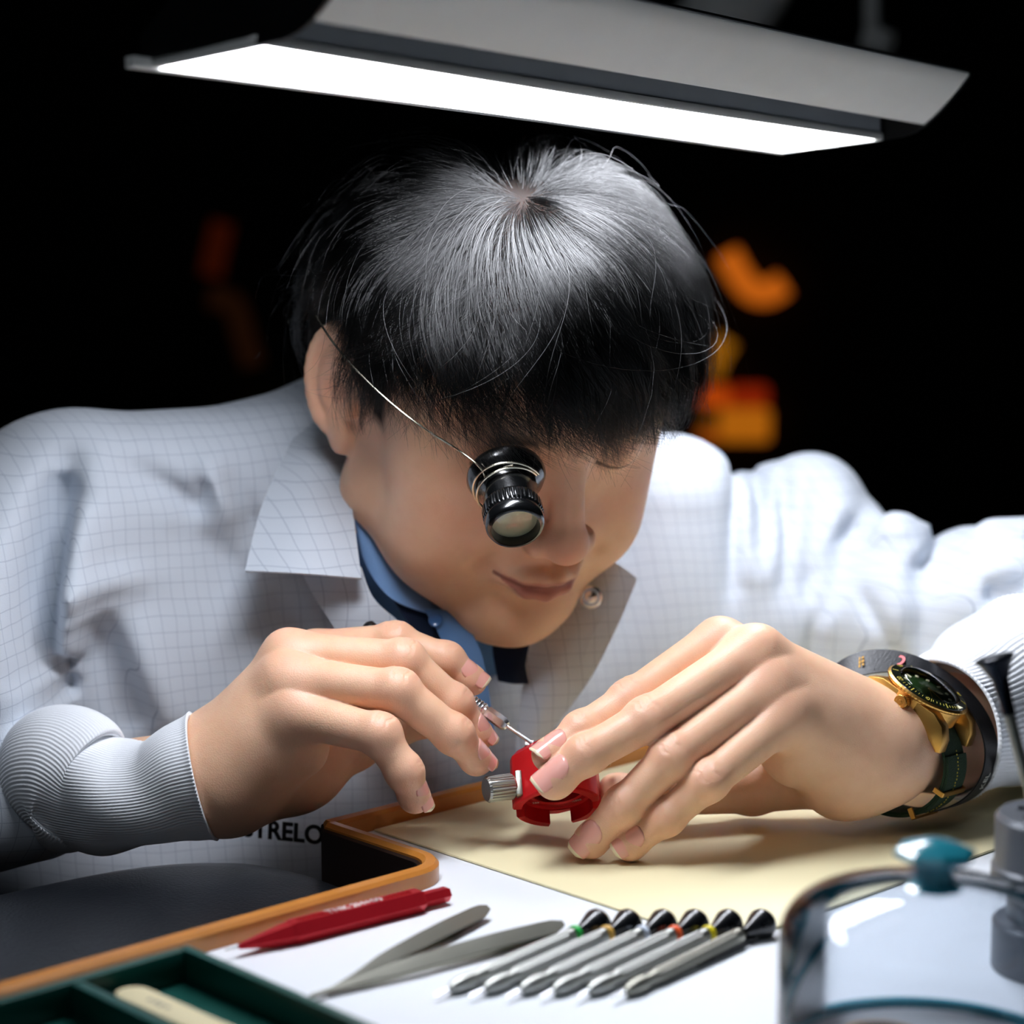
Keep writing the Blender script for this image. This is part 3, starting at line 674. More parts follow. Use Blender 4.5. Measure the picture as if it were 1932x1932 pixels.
def make_nail(pts, rs, ax, d, parent_list):
    r = rs[-1]*1.0; sd = np.cross(ax, d); c0 = pts[-1]; L = r*1.9
    V_, F_ = [], []; nu, nv = 12, 12
    for shell in (0, 1):
        for i in range(nv+1):
            t = i/nv; z = -L*.74+L*1.26*t; rl = r+max(0, -z)/np.linalg.norm(pts[-1]-pts[-2])*(rs[-2]-r)*.97
            wmax = .92 if t > .32 else .92*math.sqrt(max(0, 1-((.32-t)/.32)**2*.93))
            if t > .86: wmax *= math.sqrt(max(0, 1-((t-.86)/.14)**2*.80))
            for j in range(nu+1):
                a = (j/nu*2-1)*wmax; rr = rl*(1.0+.085*math.sin(min(1, t/.5)*PI/2))-shell*.0006
                V_.append(c0+ax*(z+.0)+d*(rr*math.cos(a*.98)-(.10*r if True else 0)*(t**2)*.8)+sd*rr*math.sin(a*.98)*.96)
    m = (nu+1)*(nv+1)
    for i in range(nv):
        for j in range(nu):
            k = i*(nu+1)+j; F_.append((k, k+1, k+nu+2, k+nu+1)); F_.append((m+k, m+k+nu+1, m+k+nu+2, m+k+1))
    bd = [j for j in range(nu+1)]+[i*(nu+1)+nu for i in range(1, nv+1)]+[nv*(nu+1)+j for j in range(nu-1, -1, -1)]+[i*(nu+1) for i in range(nv-1, 0, -1)]
    for a, b_ in zip(bd, bd[1:]+bd[:1]): F_.append((a, m+a, m+b_, b_))
    parent_list.append((V_, F_, nu, nv))
# ---------------------------------------------------------------- his left hand (right in the picture)
dL = cdir(-.62, .35, .72); dL2 = cdir(-.55, .15, .85); dTop = cdir(-.25, .8, .55)
LH = [dict(j=[(1356, 1210, .972, .0112), (1190, 1322, .950, .0095), (1098, 1380, .938, .0086), (1034, 1424, .9285, .0072)], d=[dTop, cdir(-.4, .75, .5), dL, dL]),
      dict(j=[(1425, 1228, .958, .0114), (1222, 1358, .932, .0099), (1106, 1424, .922, .0088), (1043, 1474, .9195, .0078)], d=[dTop, cdir(-.3, .7, .6), dL, dL]),
      dict(j=[(1452, 1292, .950, .0112), (1268, 1428, .926, .0096), (1176, 1520, .9225, .0084), (1112, 1588, .9245, .0074)], d=[dTop, cdir(-.3, .6, .75), dL2, dL2]),
      dict(j=[(1482, 1350, .944, .0108), (1336, 1474, .921, .0088), (1258, 1542, .9225, .0078), (1186, 1594, .9225, .0068)], d=[dTop, cdir(-.2, .5, .8), dL2, dL2])]
LT = dict(j=[(1560, 1460, .985, .0165), (1420, 1490, .985, .0115), (1270, 1500, .974, .0098), (1160, 1494, .966, .0082)], d=cdir(0, -.2, -1), nail=False)
LP = [((1665, 1380, .985), (1365, 1222, .974), .0175, .0115), ((1668, 1385, .978), (1432, 1234, .959), .0185, .0118), ((1672, 1402, .970), (1458, 1296, .951), .0190, .0116), ((1665, 1432, .965), (1486, 1352, .946), .0190, .0114),
      ((1640, 1446, .962), (1505, 1428, .957), .0185, .0145), ((1600, 1430, .985), (1480, 1400, .972), .020, .014),
      ((1668, 1408, .978), (1780, 1385, 1.02), .0245, .0265), ((1780, 1385, 1.02), (1900, 1350, 1.06), .0265, .030)]
loL, hiL = (.008, .895, -.002), (.262, 1.06, .125)
pL, qL, redL, infL = build_hand(LH, LP, [((1590, 1492, .965), (.018, .02, .0135))], LT, loL, hiL)
# ---------------------------------------------------------------- his right hand (left in the picture)
dR = cdir(.75, .5, .35); dR0 = cdir(.1, .9, .45)
RH = [dict(j=[(600, 1232, .992, .0112), (745, 1212, .984, .0092), (842, 1246, .980, .0080), (892, 1284, .979, .0066)], d=[dR0, dR0, cdir(.45, .65, .6), cdir(.55, .5, .68)]),
      dict(j=[(545, 1236, .968, .0115), (762, 1246, .958, .0094), (856, 1328, .960, .0084), (905, 1388, .964, .0066)], d=[dR0, dR0, dR, cdir(.85, .35, .35)]),
      dict(j=[(540, 1282, .954, .0113), (750, 1304, .939, .0098), (855, 1386, .940, .0086), (902, 1434, .948, .0068)], d=[dR0, dR0, dR, cdir(.85, .35, .35)]),
      dict(j=[(556, 1346, .944, .0110), (716, 1386, .926, .0092), (762, 1456, .925, .0080), (785, 1506, .928, .0066)], d=[dR0, cdir(.3, .8, .5), dR, cdir(.9, .1, .4)])]
RT = dict(j=[(560, 1468, .985, .0160), (668, 1408, .992, .0112), (800, 1352, .984, .0092), (880, 1345, .980, .0078)], d=cdir(.2, .2, -1), nail=False)
RP = [((432, 1420, .975), (585, 1246, .988), .0190, .0115), ((425, 1422, .967), (546, 1242, .968), .0200, .0118), ((420, 1442, .960), (542, 1290, .955), .0205, .0116), ((420, 1462, .955), (560, 1350, .947), .0205, .0120),
      ((430, 1480, .960), (560, 1410, .958), .0210, .0150), ((450, 1498, .975), (580, 1462, .984), .0180, .0150), ((450, 1430, .975), (560, 1350, .975), .022, .016),
      ((400, 1462, .965), (250, 1490, .975), .0255, .0215), ((250, 1495, .975), (60, 1520, 1.0), .0215, .025)]
loR, hiR = (-.245, .885, -.012), (-.008, 1.03, .125)
pR, qR, redR, infR = build_hand(RH, RP, [((430, 1470, .962), (.021, .02, .021))], RT, loR, hiR)
for inf in (infL, infR):
    for pts, rs, ax, d, nl, _ in inf:
        if nl: make_nail(pts, rs, ax, d, nails)
# ---------------------------------------------------------------- head: modelled in its own upright frame (x his left, y forward, z up; origin between the eyes)
_M = np.array([[.89176793, .45137133, .03184166], [.4038005, -.76207724, -.50614567], [.20419384, -.46422215, .86186]])   # rows: local x, y, z
HX, HF, HU = _M
HO = np.array([.02774, 1.00016, .17518])
def h2w(p): p = np.atleast_2d(p); return HO+p[:, :1]*HX+p[:, 1:2]*HF+p[:, 2:3]*HU
def w2h(p): q = np.atleast_2d(p)-HO; return np.stack([q@HX, q@HF, q@HU], 1)
def hp(px, py, yl):
    """head-local point on the ray of a pixel at local forward distance yl"""
    d = ray(px, py); c = w2h(CAM)[0]; dl = np.array([d@HX, d@HF, d@HU]); t = (yl-c[1])/dl[1]; return c+dl*t
def mm(*a): return np.array(a, float)/1000
def build_head(h=.0011):
    F = Field(mm(-98, -205, -190), mm(98, 48, 122), h)
    E = lambda c, r, k=8, op='+', R=None: F.ell(mm(*c), np.array(r)/1000 if np.ndim(r) else r/1000, k/1000, op, R)
    Cn = lambda a, b, ra, rb, k=8, op='+': F.cone(mm(*a), mm(*b), ra/1000, rb/1000, k/1000, op)
    E((0, -90, 14), (77, 90, 74)); E((0, -56, 18), (66, 55, 50), 16); E((0, -56, -25), (63, 55, 62), 16)
    for s in (-1, 1):
        E((46*s, -34, -32), (19, 22, 19), 18); E(((40 if s < 0 else 43)*s, -37, -62), (28, 31, 36), 16); E((50*s, -50, -8), (20, 32, 32), 14)
        Cn((57*s, -74, -68), (20*s, -16, -100), 18, 15, 18); Cn((60*s, -84, -20), (54*s, -78, -66), 14, 16, 16)
        E((24*s, -8, 13), (19, 9, 8), 14)
    E((0, -30, -60), (37, 38, 34), 16); E((0, -9, -105), (19, 15, 14), 14); E((0, -25, -112), (26, 24, 12), 12)
    Cn((0, -95, -60), (0, -120, -150), 57, 58, 14); Cn((0, -120, -150), (-8, -150, -200), 58, 64, 20)
    for s in (-1, 1): E((31*s, 4, -3), (15, 8, 9), 12, '-')                      # sockets
    for s in (-1, 1): E((31*s, -15, -4), (15, 14.5, 13.5), 4)                      # closed lids over the eyes
    # nose
    Cn((0, 0, 2), (0, 14, -34), 6.5, 8.5, 9); E((0, 16.5, -40), (11, 10, 9.5), 6); Cn((0, 6, -50), (0, 15, -42), 5, 6.5, 5)
    for s in (-1, 1): E((13*s, 8, -43), (7, 9, 7.2), 5); E((6.2*s, 12, -50), (3.2, 4.6, 3.0), 2, '-'); Cn((17*s, 5, -40), (19.5*s, -1, -50), 1.6, 1.2, 5, '-')
    # mouth
    F.chain([mm(-25, -1, -66), mm(-12, 7.5, -65.5), mm(-4, 10.5, -64), mm(0, 10, -65), mm(4, 10.5, -64), mm(12, 7.5, -65.5), mm(25, -1, -66)], np.array([2, 4, 4.4, 4, 4.4, 4, 2])/1000, .004)
    F.chain([mm(-22, -.5, -71), mm(-10, 7, -73.5), mm(0, 8.8, -74.5), mm(10, 7, -73.5), mm(22, -.5, -71)], np.array([2, 4.6, 5.4, 4.6, 2])/1000, .004)
    F.chain([mm(-28, -1, -66.5), mm(-24, 4.5, -68), mm(-12, 11.5, -69.6), mm(0, 14.5, -69.2), mm(12, 11.5, -69.6), mm(24, 4.5, -68), mm(28, -1, -66.5)], np.array([1.6, 1.5, 1.1, 1., 1.1, 1.5, 1.6])/1000, .0028, '-')
    Cn((0, 9, -54), (0, 13, -60), 2, 2, 4, '-'); E((0, 9, -85), (14, 5, 4), 7, '-')
    for s in (-1, 1): Cn((22*s, 9, -46), (33*s, -3, -64), 1.6, 1.6, 9, '-'); E((29*s, 3, -68), (4, 4, 5), 6, '-')
    # eyelid lines (eyes lowered to the work)
    for s in (-1, 1):
        F.chain([mm(18*s, -4, -7), mm(25*s, 1, -10), mm(32*s, 1.5, -11), mm(39*s, -2, -9.5), mm(45*s, -8, -6.5)], np.array([.9]*5)/1000, .0016, '-')
        F.chain([mm(18*s, -2, 0), mm(25*s, 3, 2.5), mm(33*s, 3, 3), mm(41*s, -1, 1), mm(47*s, -8, -3)], np.array([.8]*5)/1000, .003, '-')
    # ears
    for s in (-1, 1):
        c, sn = math.cos(.42), math.sin(.42)*s
        c0 = np.array([75*s, -92, -14])
        def ep(a, ry, rz, out=0.):                                    # a point of the ear's plane: tilted outward and back
            y = math.cos(a)*ry; z = math.sin(a)*rz
            return (c0+np.array([s*(out+max(0, 4-y)*.52), y-.10*z, z]))/1000
        R = np.array([[c, .42*s*1., 0], [-.42*s, c, 0], [0, 0, 1]])
        E(c0+np.array([4*s, -2, 2]), (5.5, 17, 27), 5, '+', R)
        pts = [ep(a, 18, 29, 2.5) for a in np.linspace(.95, PI*1.38, 16)]
        F.chain(pts, [.0034]*16, .003)
        F.chain([ep(a, 10, 19, 2.6) for a in np.linspace(1.3, PI*1.25, 9)], [.0024]*9, .003)
        E(c0+np.array([3*s, 5, -27]), (5.5, 8.5, 10.5), 6)
        E(c0+np.array([9*s, 4, -4]), (5.5, 7.5, 12), 4, '-'); E(c0+np.array([5*s, 14, -6]), (4, 3.6, 6), 3)
    p, q = F.mesh(); p = relax(p, q, 2, .5); P = p*1000
    g = lambda c, r: np.exp(-((P-np.array(c))**2/np.array(r)**2).sum(1))
    lips = np.zeros(len(p))
    lz = np.interp(np.abs(P[:, 0]), [0, 12, 25], [-70.5, -70.5, -67.5]); hu_ = np.interp(np.abs(P[:, 0]), [0, 4, 14, 25], [7.0, 7.3, 5.2, .8]); hl_ = np.interp(np.abs(P[:, 0]), [0, 10, 23], [9.2, 7.8, 1.0])
    up = P[:, 2]-lz; lips = np.clip(1.2-np.maximum(up/hu_*1.15, -up/hl_*1.15), 0, .35)/.35*(P[:, 1] > -6)*(np.abs(P[:, 0]) < 25)*.8
    red = .55*g((0, 24, -40), (13, 12, 10))+.38*(g((-42, -8, -36), (20, 24, 16))+g((42, -8, -36), (20, 24, 16)))+.5*(g((-84, -92, -14), (16, 24, 34))+g((84, -92, -14), (16, 24, 34)))+.2*g((0, 0, -105), (20, 20, 14))
    stub = .09*g((0, 12, -58), (22, 12, 6))+.08*g((0, 0, -100), (45, 40, 22))
    hairline = np.maximum(np.clip((P[:, 2]-34-.10*np.abs(P[:, 0]))/10, 0, 1), np.clip((-50-P[:, 1])/8, 0, 1)*np.clip((P[:, 2]-np.where(P[:, 1] > -66, -20, np.where(P[:, 1] > -112, 14, -50)))/8, 0, 1)*(np.abs(P[:, 0]) < 82))
    brow = (g((-29, 2, 13.5), (15, 14, 3.6))+g((29, 2, 13.5), (15, 14, 3.6)))*.75
    ex_ = np.abs(P[:, 0]); lash = .9*np.exp(-((P[:, 2]-np.interp(ex_, [17, 25, 32, 39, 46], [-6.5, -10, -11, -9.5, -6]))/1.2)**2)*(ex_ > 17)*(ex_ < 47)*(P[:, 1] > -16)
    slit = .45*np.exp(-((P[:, 2]-np.interp(np.abs(P[:, 0]), [0, 12, 24], [-69.3, -69.6, -68]))/1.1)**2)*(np.abs(P[:, 0]) < 25)*(P[:, 1] > -4)
    dark = np.clip(stub+slit+np.clip(hairline, 0, 1)*1.+brow+lash, 0, 1.)
    return h2w(p), q, np.clip(red, 0, 1), lips, dark
HEADPART = build_head()
# ---------------------------------------------------------------- shoulders and chest under the clothes
TF = Field((-.32, .98, -.14), (.32, 1.34, .20), .005)
TF.cone((-.15, 1.17, .03), (.09, 1.31, .03), .055, .055, .03); TF.cone((-.13, 1.18, -.05), (.07, 1.30, -.05), .07, .07, .03); TF.cone(tuple(h2w(mm(0, -120, -150))[0]), (-.03, 1.22, .02), .055, .065, .03)
p, q = TF.mesh(); TORSOPART = (p, q, np.zeros(len(p)), np.zeros(len(p)), np.zeros(len(p)))
# ---------------------------------------------------------------- one body mesh
PARTS = [(pL, qL, redL, 0*redL, 0*redL), (pR, qR, redR, 0*redR, 0*redR)]
try: PARTS.append(HEADPART)
except NameError: pass
try: PARTS.append(TORSOPART)
except NameError: pass
off = 0; P_, Q_, A_ = [], [], [[], [], []]
for p, q, r1, r2, r3 in PARTS:
    P_.append(p-PO); Q_.append(q+off); off += len(p)
    for k, a in enumerate((r1, r2, r3)): A_[k].append(a)
body = np_mesh('body', np.concatenate(P_), np.concatenate(Q_), M_skin, person, dict(red=np.concatenate(A_[0]), lips=np.concatenate(A_[1]), dark=np.concatenate(A_[2])))
for V_, F_, nu, nv in nails:
    o = mesh_np('fingernail', [v-PO for v in V_], F_, M_nail, body); o.data.materials.append(M_nailtip)
    for i in range(nv):
        for j in range(nu):
            if i >= nv-1: o.data.polygons[(i*nu+j)*2].material_index = 1
# ================================================================ hair
def hair_material():
    m = bpy.data.materials.new('black_hair'); m.use_nodes = True; nt = m.node_tree
    for n in list(nt.nodes): nt.nodes.remove(n)
    o = nt.nodes.new('ShaderNodeOutputMaterial'); h = nt.nodes.new('ShaderNodeBsdfHairPrincipled')
    h.parametrization = 'ABSORPTION'; h.inputs['Absorption Coefficient'].default_value = (5.5, 5.8, 6.2);
    h.inputs['Roughness'].default_value = .16; h.inputs['Radial Roughness'].default_value = .3; h.inputs['Coat'].default_value = 0; h.inputs['Random Roughness'].default_value = .2
    nt.links.new(h.outputs[0], o.inputs[0]); return m
M_hair = hair_material()
Cc = mm(0, -88, 12); RR = mm(79, 92, 77)
wl = hp(985, 385, 0)                      # the crown: where the ray of the parting meets the scalp
cl = w2h(CAM)[0]; dl = wl-cl; dl /= np.linalg.norm(dl)
A_, B_, C_ = ((dl/RR)**2).sum(), 2*((cl-Cc)*dl/RR**2).sum(), (((cl-Cc)/RR)**2).sum()-1
tq = (-B_-math.sqrt(max(0, B_*B_-4*A_*C_)))/(2*A_); wn = (cl+dl*tq-Cc)/RR; wn /= np.linalg.norm(wn)
e1 = np.array([0, .55, -1.]); e1 -= wn*(e1@wn); e1 /= np.linalg.norm(e1); e2 = np.cross(wn, e1); e2 = e2 if e2[0] > 0 else -e2
def ndir(th, ph): return np.cos(th)[..., None]*wn+np.sin(th)[..., None]*(np.cos(ph)[..., None]*e1+np.sin(ph)[..., None]*e2)
def hair_ok(P):                                        # scalp area in head-local metres
    x, y, z = P[..., 0]*1000, P[..., 1]*1000, P[..., 2]*1000; ax = np.abs(x)
    front = (z > 36+.12*ax) | (y < -48)
    side = (z > np.where(y > -82, np.where(y > -64, -22, 10), -30)) | (y < -112)
    return front & side & (z > -75)
NPT = 15
def grow(th0, ph0, L, lift, seed_swirl, wob=0.):
    n = len(th0); s = np.linspace(0, 1, NPT)[None, :]
    dth = (L/.087)[:, None]*s
    th = th0[:, None]+dth
    ph = ph0[:, None]
    a = np.sin(np.clip(th, 0, PI/2))
    front = np.exp(-((ph0+.35)/.75)**2)[:, None]
    drift = front*(.80*s**2.2)*seed_swirl[:, None] - np.exp(-((ph0-.95)/.5)**2)[:, None]*.28*s**2 - np.exp(-((ph0+1.6)/.6)**2)[:, None]*.20*s**2 + .10*(seed_swirl[:, None]-1)*s
    ph = ph+drift/np.maximum(a, .5)+wob*np.sin(s*7+ph0[:, None]*40)*.04
    nd = ndir(th, ph)
    off = lift[:, None]*(1-(1-s)**3.4)*(1-.30*s**2)+.0045
    P = Cc+nd*(RR+off[..., None])
    return P
rg = np.random.default_rng(11)
def roots(n):
    th = np.arccos(1-rg.random(n*5)*1.75); ph = (rg.random(n*5)*2-1)*PI
    P = Cc+ndir(th, ph)*RR; ok = hair_ok(P); return th[ok][:n], ph[ok][:n]
def length_for(th, ph, n):
    L = .085+.025*rg.random(n)
    back = np.cos(ph) < -.2; side = np.abs(np.sin(ph)) > .75
    L = np.where(side, L*.80, L); L = np.where(back, L*.6, L); L = np.where(th > 1.35, L*.55, L); L = np.where(th < .35, L*1.12, L)
    return L
NG, NC = 640, 74
gth, gph = roots(NG); NG = len(gth)
gL = length_for(gth, gph, NG); gl = .009+.015*rg.random(NG); gl *= np.where(gth > 1.4, .5, 1); gsw = 1.2+.9*rg.standard_normal(NG)
G = grow(gth, gph, gL, gl, gsw)
gi = np.repeat(np.arange(NG), NC); n = len(gi)
a = .19; dth = a*rg.standard_normal(n)*.5; dph = a*rg.standard_normal(n)*.5/np.maximum(np.sin(gth[gi]), .25)
cth = np.abs(gth[gi]+dth); cph = gph[gi]+dph
C = grow(cth, cph, gL[gi]*(.85+.25*rg.random(n)), gl[gi]*(.7+.5*rg.random(n)), gsw[gi], 1.)
s = np.linspace(0, 1, NPT)[None, :, None]
cf = (.28+.66*s**.8)*(.62+.38*rg.random(n))[:, None, None]
S_ = C*(1-cf)+G[gi]*cf
# loose single hairs that stand off
NF = 1500
fth, fph = roots(NF); NFn = len(fth)
FL_ = grow(fth, fph, length_for(fth, fph, NFn)*(1.0+.3*rg.random(NFn)), .018+.010*rg.random(NFn), 1+1.6*rg.standard_normal(NFn), 3.)
bend = rg.standard_normal((NFn, 1, 3))*.010; FL_ = FL_+bend*s**2
S_ = np.concatenate([S_, FL_])
# small random waviness, hanging of the fringe
ph_ = rg.random((len(S_), 1, 3))*6.28; S_ = S_+.0011*np.sin(s*7+ph_)*s
wv = rg.random((NG, 1, 3))*6.28; wv_ = np.concatenate([np.repeat(wv, NC, 0), rg.random((len(S_)-NG*NC, 1, 3))*6.28]); fr_ = np.clip((S_[:, -1:, 1:2]+.06)/.03, 0, 1); S_ = S_+(.0020+.0026*fr_)*np.sin(s*4+wv_)*s
P = S_*1000
# cut: brow line in front, above the ears at the side, nape
x, y, z = P[..., 0], P[..., 1], P[..., 2]; ax = np.abs(x)
gr = rg.random((NG, 1)); rnd = np.concatenate([np.repeat(gr, NC, 0), rg.random((len(S_)-NG*NC, 1))])*.75+.35*rg.random((len(S_), 1))
zc = np.where(y > -45, 5+32*rg.random((len(S_), 1))**1.6+7*rnd+12*np.exp(-((x+14)/16)**2)*(.2+rnd)+np.where(x > 12, 13, 0), np.where(y > -66, np.where(y > -60, -4, -26)+14*rnd, np.where(y > -112, 27+8*rnd, -46+15*rnd)))
bad = z < zc
bad[:, 0] = False
first = np.where(bad.any(1), bad.argmax(1), NPT-1)
keep = first >= 3
S_, first = S_[keep], first[keep]
# resample each strand up to its cut
t = np.linspace(0, 1, NPT)[None, :]*first[:, None]; i0 = np.minimum(t.astype(int), NPT-2); fr = (t-i0)[..., None]
rows = np.arange(len(S_))[:, None]; S_ = S_[rows, i0]*(1-fr)+S_[rows, i0+1]*fr
# inside-the-head guard: stay outside the scalp
nn = (S_-Cc)/RR; ln = np.linalg.norm(nn, axis=2, keepdims=True); S_ = np.where(ln < 1.015, Cc+nn/ln*1.015*RR, S_)
Wd = (HO+S_[..., :1]*HX+S_[..., 1:2]*HF+S_[..., 2:3]*HU)-PO
hd = bpy.data.hair_curves.new('hair'); N = len(Wd); hd.add_curves([NPT]*N)
hd.attributes['position'].data.foreach_set('vector', Wd.astype(np.float32).ravel())
ra = hd.attributes.get('radius') or hd.attributes.new('radius', 'FLOAT', 'POINT')
rad = (.000075*(1-.75*np.linspace(0, 1, NPT)**2))[None, :]*(.7+.6*rg.random((N, 1))); ra.data.foreach_set('value', rad.astype(np.float32).ravel())
hd.set_types(type='POLY') if False else None
hd.materials.append(M_hair)
hair = bpy.data.objects.new('hair', hd); put(hair, person); tag(hair, 'black hair falling in a loose fringe over the forehead', kind='stuff')
# ================================================================ clothes
def cloth_material(name, base, line=None, pitch=.0073, rib=False, sheen=.15, lw=.055):
    m = bpy.data.materials.new(name); m.use_nodes = True; nt = m.node_tree; b = nt.nodes['Principled BSDF']; N = nt.nodes.new; Lk = nt.links.new
    tc = N('ShaderNodeTexCoord'); base = rgb(base)
    n = N('ShaderNodeTexNoise'); n.inputs['Scale'].default_value = 14; n.inputs['Detail'].default_value = 2; Lk(tc.outputs['Object'], n.inputs['Vector'])
    mx = N('ShaderNodeMix'); mx.data_type = 'RGBA'; Lk(n.outputs['Fac'], mx.inputs['Factor']); mx.inputs['A'].default_value = tuple(c*.95 for c in base[:3])+(1,); mx.inputs['B'].default_value = base
    out = mx.outputs['Result']
    if line:
        mp = N('ShaderNodeMapping'); mp.inputs['Rotation'].default_value = (0, 0, -AY*.75); Lk(tc.outputs['Object'], mp.inputs['Vector'])
        va = N('ShaderNodeVectorMath'); va.operation = 'MULTIPLY_ADD'; va.inputs[1].default_value = (.012, .012, .012); Lk(n.outputs['Color'], va.inputs[0]); Lk(mp.outputs['Vector'], va.inputs[2])
        sx = N('ShaderNodeSeparateXYZ'); Lk(va.outputs[0], sx.inputs[0]); acc = None
        for ch in ('X', 'Z'):
            f1 = N('ShaderNodeMath'); f1.operation = 'MULTIPLY'; f1.inputs[1].default_value = 1/pitch; Lk(sx.outputs[ch], f1.inputs[0])
            f2 = N('ShaderNodeMath'); f2.operation = 'FRACT'; Lk(f1.outputs[0], f2.inputs[0])
            f3 = N('ShaderNodeMath'); f3.operation = 'LESS_THAN'; f3.inputs[1].default_value = lw; Lk(f2.outputs[0], f3.inputs[0])
            if acc is None: acc = f3.outputs[0]
            else:
                mm_ = N('ShaderNodeMath'); mm_.operation = 'MAXIMUM'; Lk(acc, mm_.inputs[0]); Lk(f3.outputs[0], mm_.inputs[1]); acc = mm_.outputs[0]
        m2 = N('ShaderNodeMix'); m2.data_type = 'RGBA'; Lk(acc, m2.inputs['Factor']); Lk(out, m2.inputs['A']); m2.inputs['B'].default_value = rgb(line); out = m2.outputs['Result']
    Lk(out, b.inputs['Base Color']); b.inputs['Roughness'].default_value = .8; b.inputs['Sheen Weight'].default_value = sheen; b.inputs['Specular IOR Level'].default_value = .25
    wv = N('ShaderNodeTexNoise'); wv.inputs['Scale'].default_value = 1500; Lk(tc.outputs['Object'], wv.inputs['Vector'])
    bp = N('ShaderNodeBump'); bp.inputs['Strength'].default_value = .25; bp.inputs['Distance'].default_value = .0005; Lk(wv.outputs['Fac'], bp.inputs['Height']); Lk(bp.outputs['Normal'], b.inputs['Normal'])
    return m
M_coat = cloth_material('pale_grey_checked_cloth', '#cfd6df', '#a7b0be', lw=.045)
M_knit = cloth_material('white_rib_knit', '#f1f4f8', None, sheen=.2)
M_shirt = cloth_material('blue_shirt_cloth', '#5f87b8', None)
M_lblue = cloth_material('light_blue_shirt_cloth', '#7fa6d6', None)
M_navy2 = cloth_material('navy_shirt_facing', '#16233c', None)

def field_obj(name, F, m, n=2, parent=None):
    p, q = F.mesh(); p = relax(p, q, n, .5); return np_mesh(name, p-PO, q, m, parent or person)
# ---- coat
CF = Field((-.46, .94, -.12), (.46, 1.44, .24), .0030)
def cw(px, py, y): return W(px, py, y)
def C_(a, b_, ra, rb, k=.02, op='+', **kw): CF.cone(cw(*a), cw(*b_), ra, rb, k, op, **kw)
# chest slab turned with the bench
CF.cone((-.20, 1.13, .060), (.04, 1.27, .050), .085, .085, .04); CF.cone((.04, 1.27, .045), (.12, 1.33, .03), .08, .075, .04); CF.cone((-.20, 1.13, -.06), (.13, 1.34, -.06), .10, .10, .04); CF.cone((-.10, 1.17, -.0), (.03, 1.27, -.0), .12, .12, .04)
# shoulders up to the neck
C_((180, 960, 1.10), (560, 905, 1.14), .050, .042, .03); C_((560, 905, 1.15), (640, 860, 1.17), .040, .045, .03)
C_((1255, 955, 1.22), (1240, 1250, 1.22), .042, .060, .03); C_((1290, 985, 1.25), (1340, 1200, 1.24), .040, .050, .03); C_((1350, 1060, 1.28), (1480, 1060, 1.30), .045, .045, .012)
# his right arm down the left edge
C_((120, 985, 1.10), (-120, 1250, 1.03), .058, .062, .012); C_((-120, 1250, 1.03), (-420, 1560, 1.0), .062, .055, .02)
C_((-420, 1560, 1.0), (70, 1510, .985), .050, .029, .02)
# his left arm out to the right
C_((1470, 1045, 1.30), (1560, 1120, 1.27), .052, .052, .012); C_((1580, 1150, 1.25), (1780, 1180, 1.21), .046, .052, .015); C_((1780, 1180, 1.20), (2180, 1200, 1.14), .056, .06, .02)
C_((2180, 1200, 1.14), (1905, 1300, 1.055), .055, .044, .02)
C_((1500, 1180, 1.25), (1560, 1300, 1.25), .07, .07, .03)
# puffs of cloth
C_((1450, 950, 1.28), (1530, 950, 1.27), .022, .026, .02); C_((1530, 950, 1.27), (1560, 1000, 1.25), .026, .022, .02)
C_((1700, 1020, 1.20), (1760, 1070, 1.20), .014, .02, .015); C_((1880, 1040, 1.17), (1990, 1050, 1.16), .018, .022, .015)
C_((1850, 1120, 1.15), (1932, 1090, 1.13), .02, .022, .015)
# creases: valleys (cut) and ridges (added)
def ridge(pts, r=.005, k=.012): 
    P = [cw(*p) for p in pts]; CF.chain(P, [r*.6]+[r]*(len(P)-2)+[r*.5], k)
def valley(pts, r=.004, k=.010):
    P = [cw(*p) for p in pts]; CF.chain(P, [r*.5]+[r]*(len(P)-2)+[r*.4], k, '-')
# creases pressed into the cloth: + valley, - ridge
def fold(pts, amp, wd, dep=.10):
    P = np.array([W(*p) for p in spline(pts, 10)])
    lo_, hi_ = P.min(0)-wd*2.6, P.max(0)+wd*2.6; lo_[1] = P[:, 1].min()-dep; hi_[1] = P[:, 1].max()+dep
    q = CF.sl(lo_, hi_)
    if q is None: return
    S, x, y, z = q; best = None; seg = 0
    for a, b_ in zip(P, P[1:]):
        ax_, az = a[0], a[2]; bx_, bz = b_[0]-ax_, b_[2]-az; L2 = bx_*bx_+bz*bz+1e-12
        X = x[:, :, 0]-ax_; Z = z[0, 0]-az; t = np.clip((X[:, 0][:, None]*bx_+Z[None, :]*bz)/L2, 0, 1)
        d2 = (X[:, 0][:, None]-t*bx_)**2+(Z[None, :]-t*bz)**2; pr = (seg+t)/9; seg += 1
        if best is None: best, par = d2, pr
        else: par = np.where(d2 < best, pr, par); best = np.minimum(best, d2)
    wy = np.exp(-((y[0, :, 0]-P[:, 1].mean())/dep)**4)
    ext = np.exp(-best/wd**2)*np.sqrt(np.sin(np.clip(par, .02, .98)*PI))
    CF.D[S] += (amp*ext[:, None, :]*wy[None, :, None]).astype(np.float32)
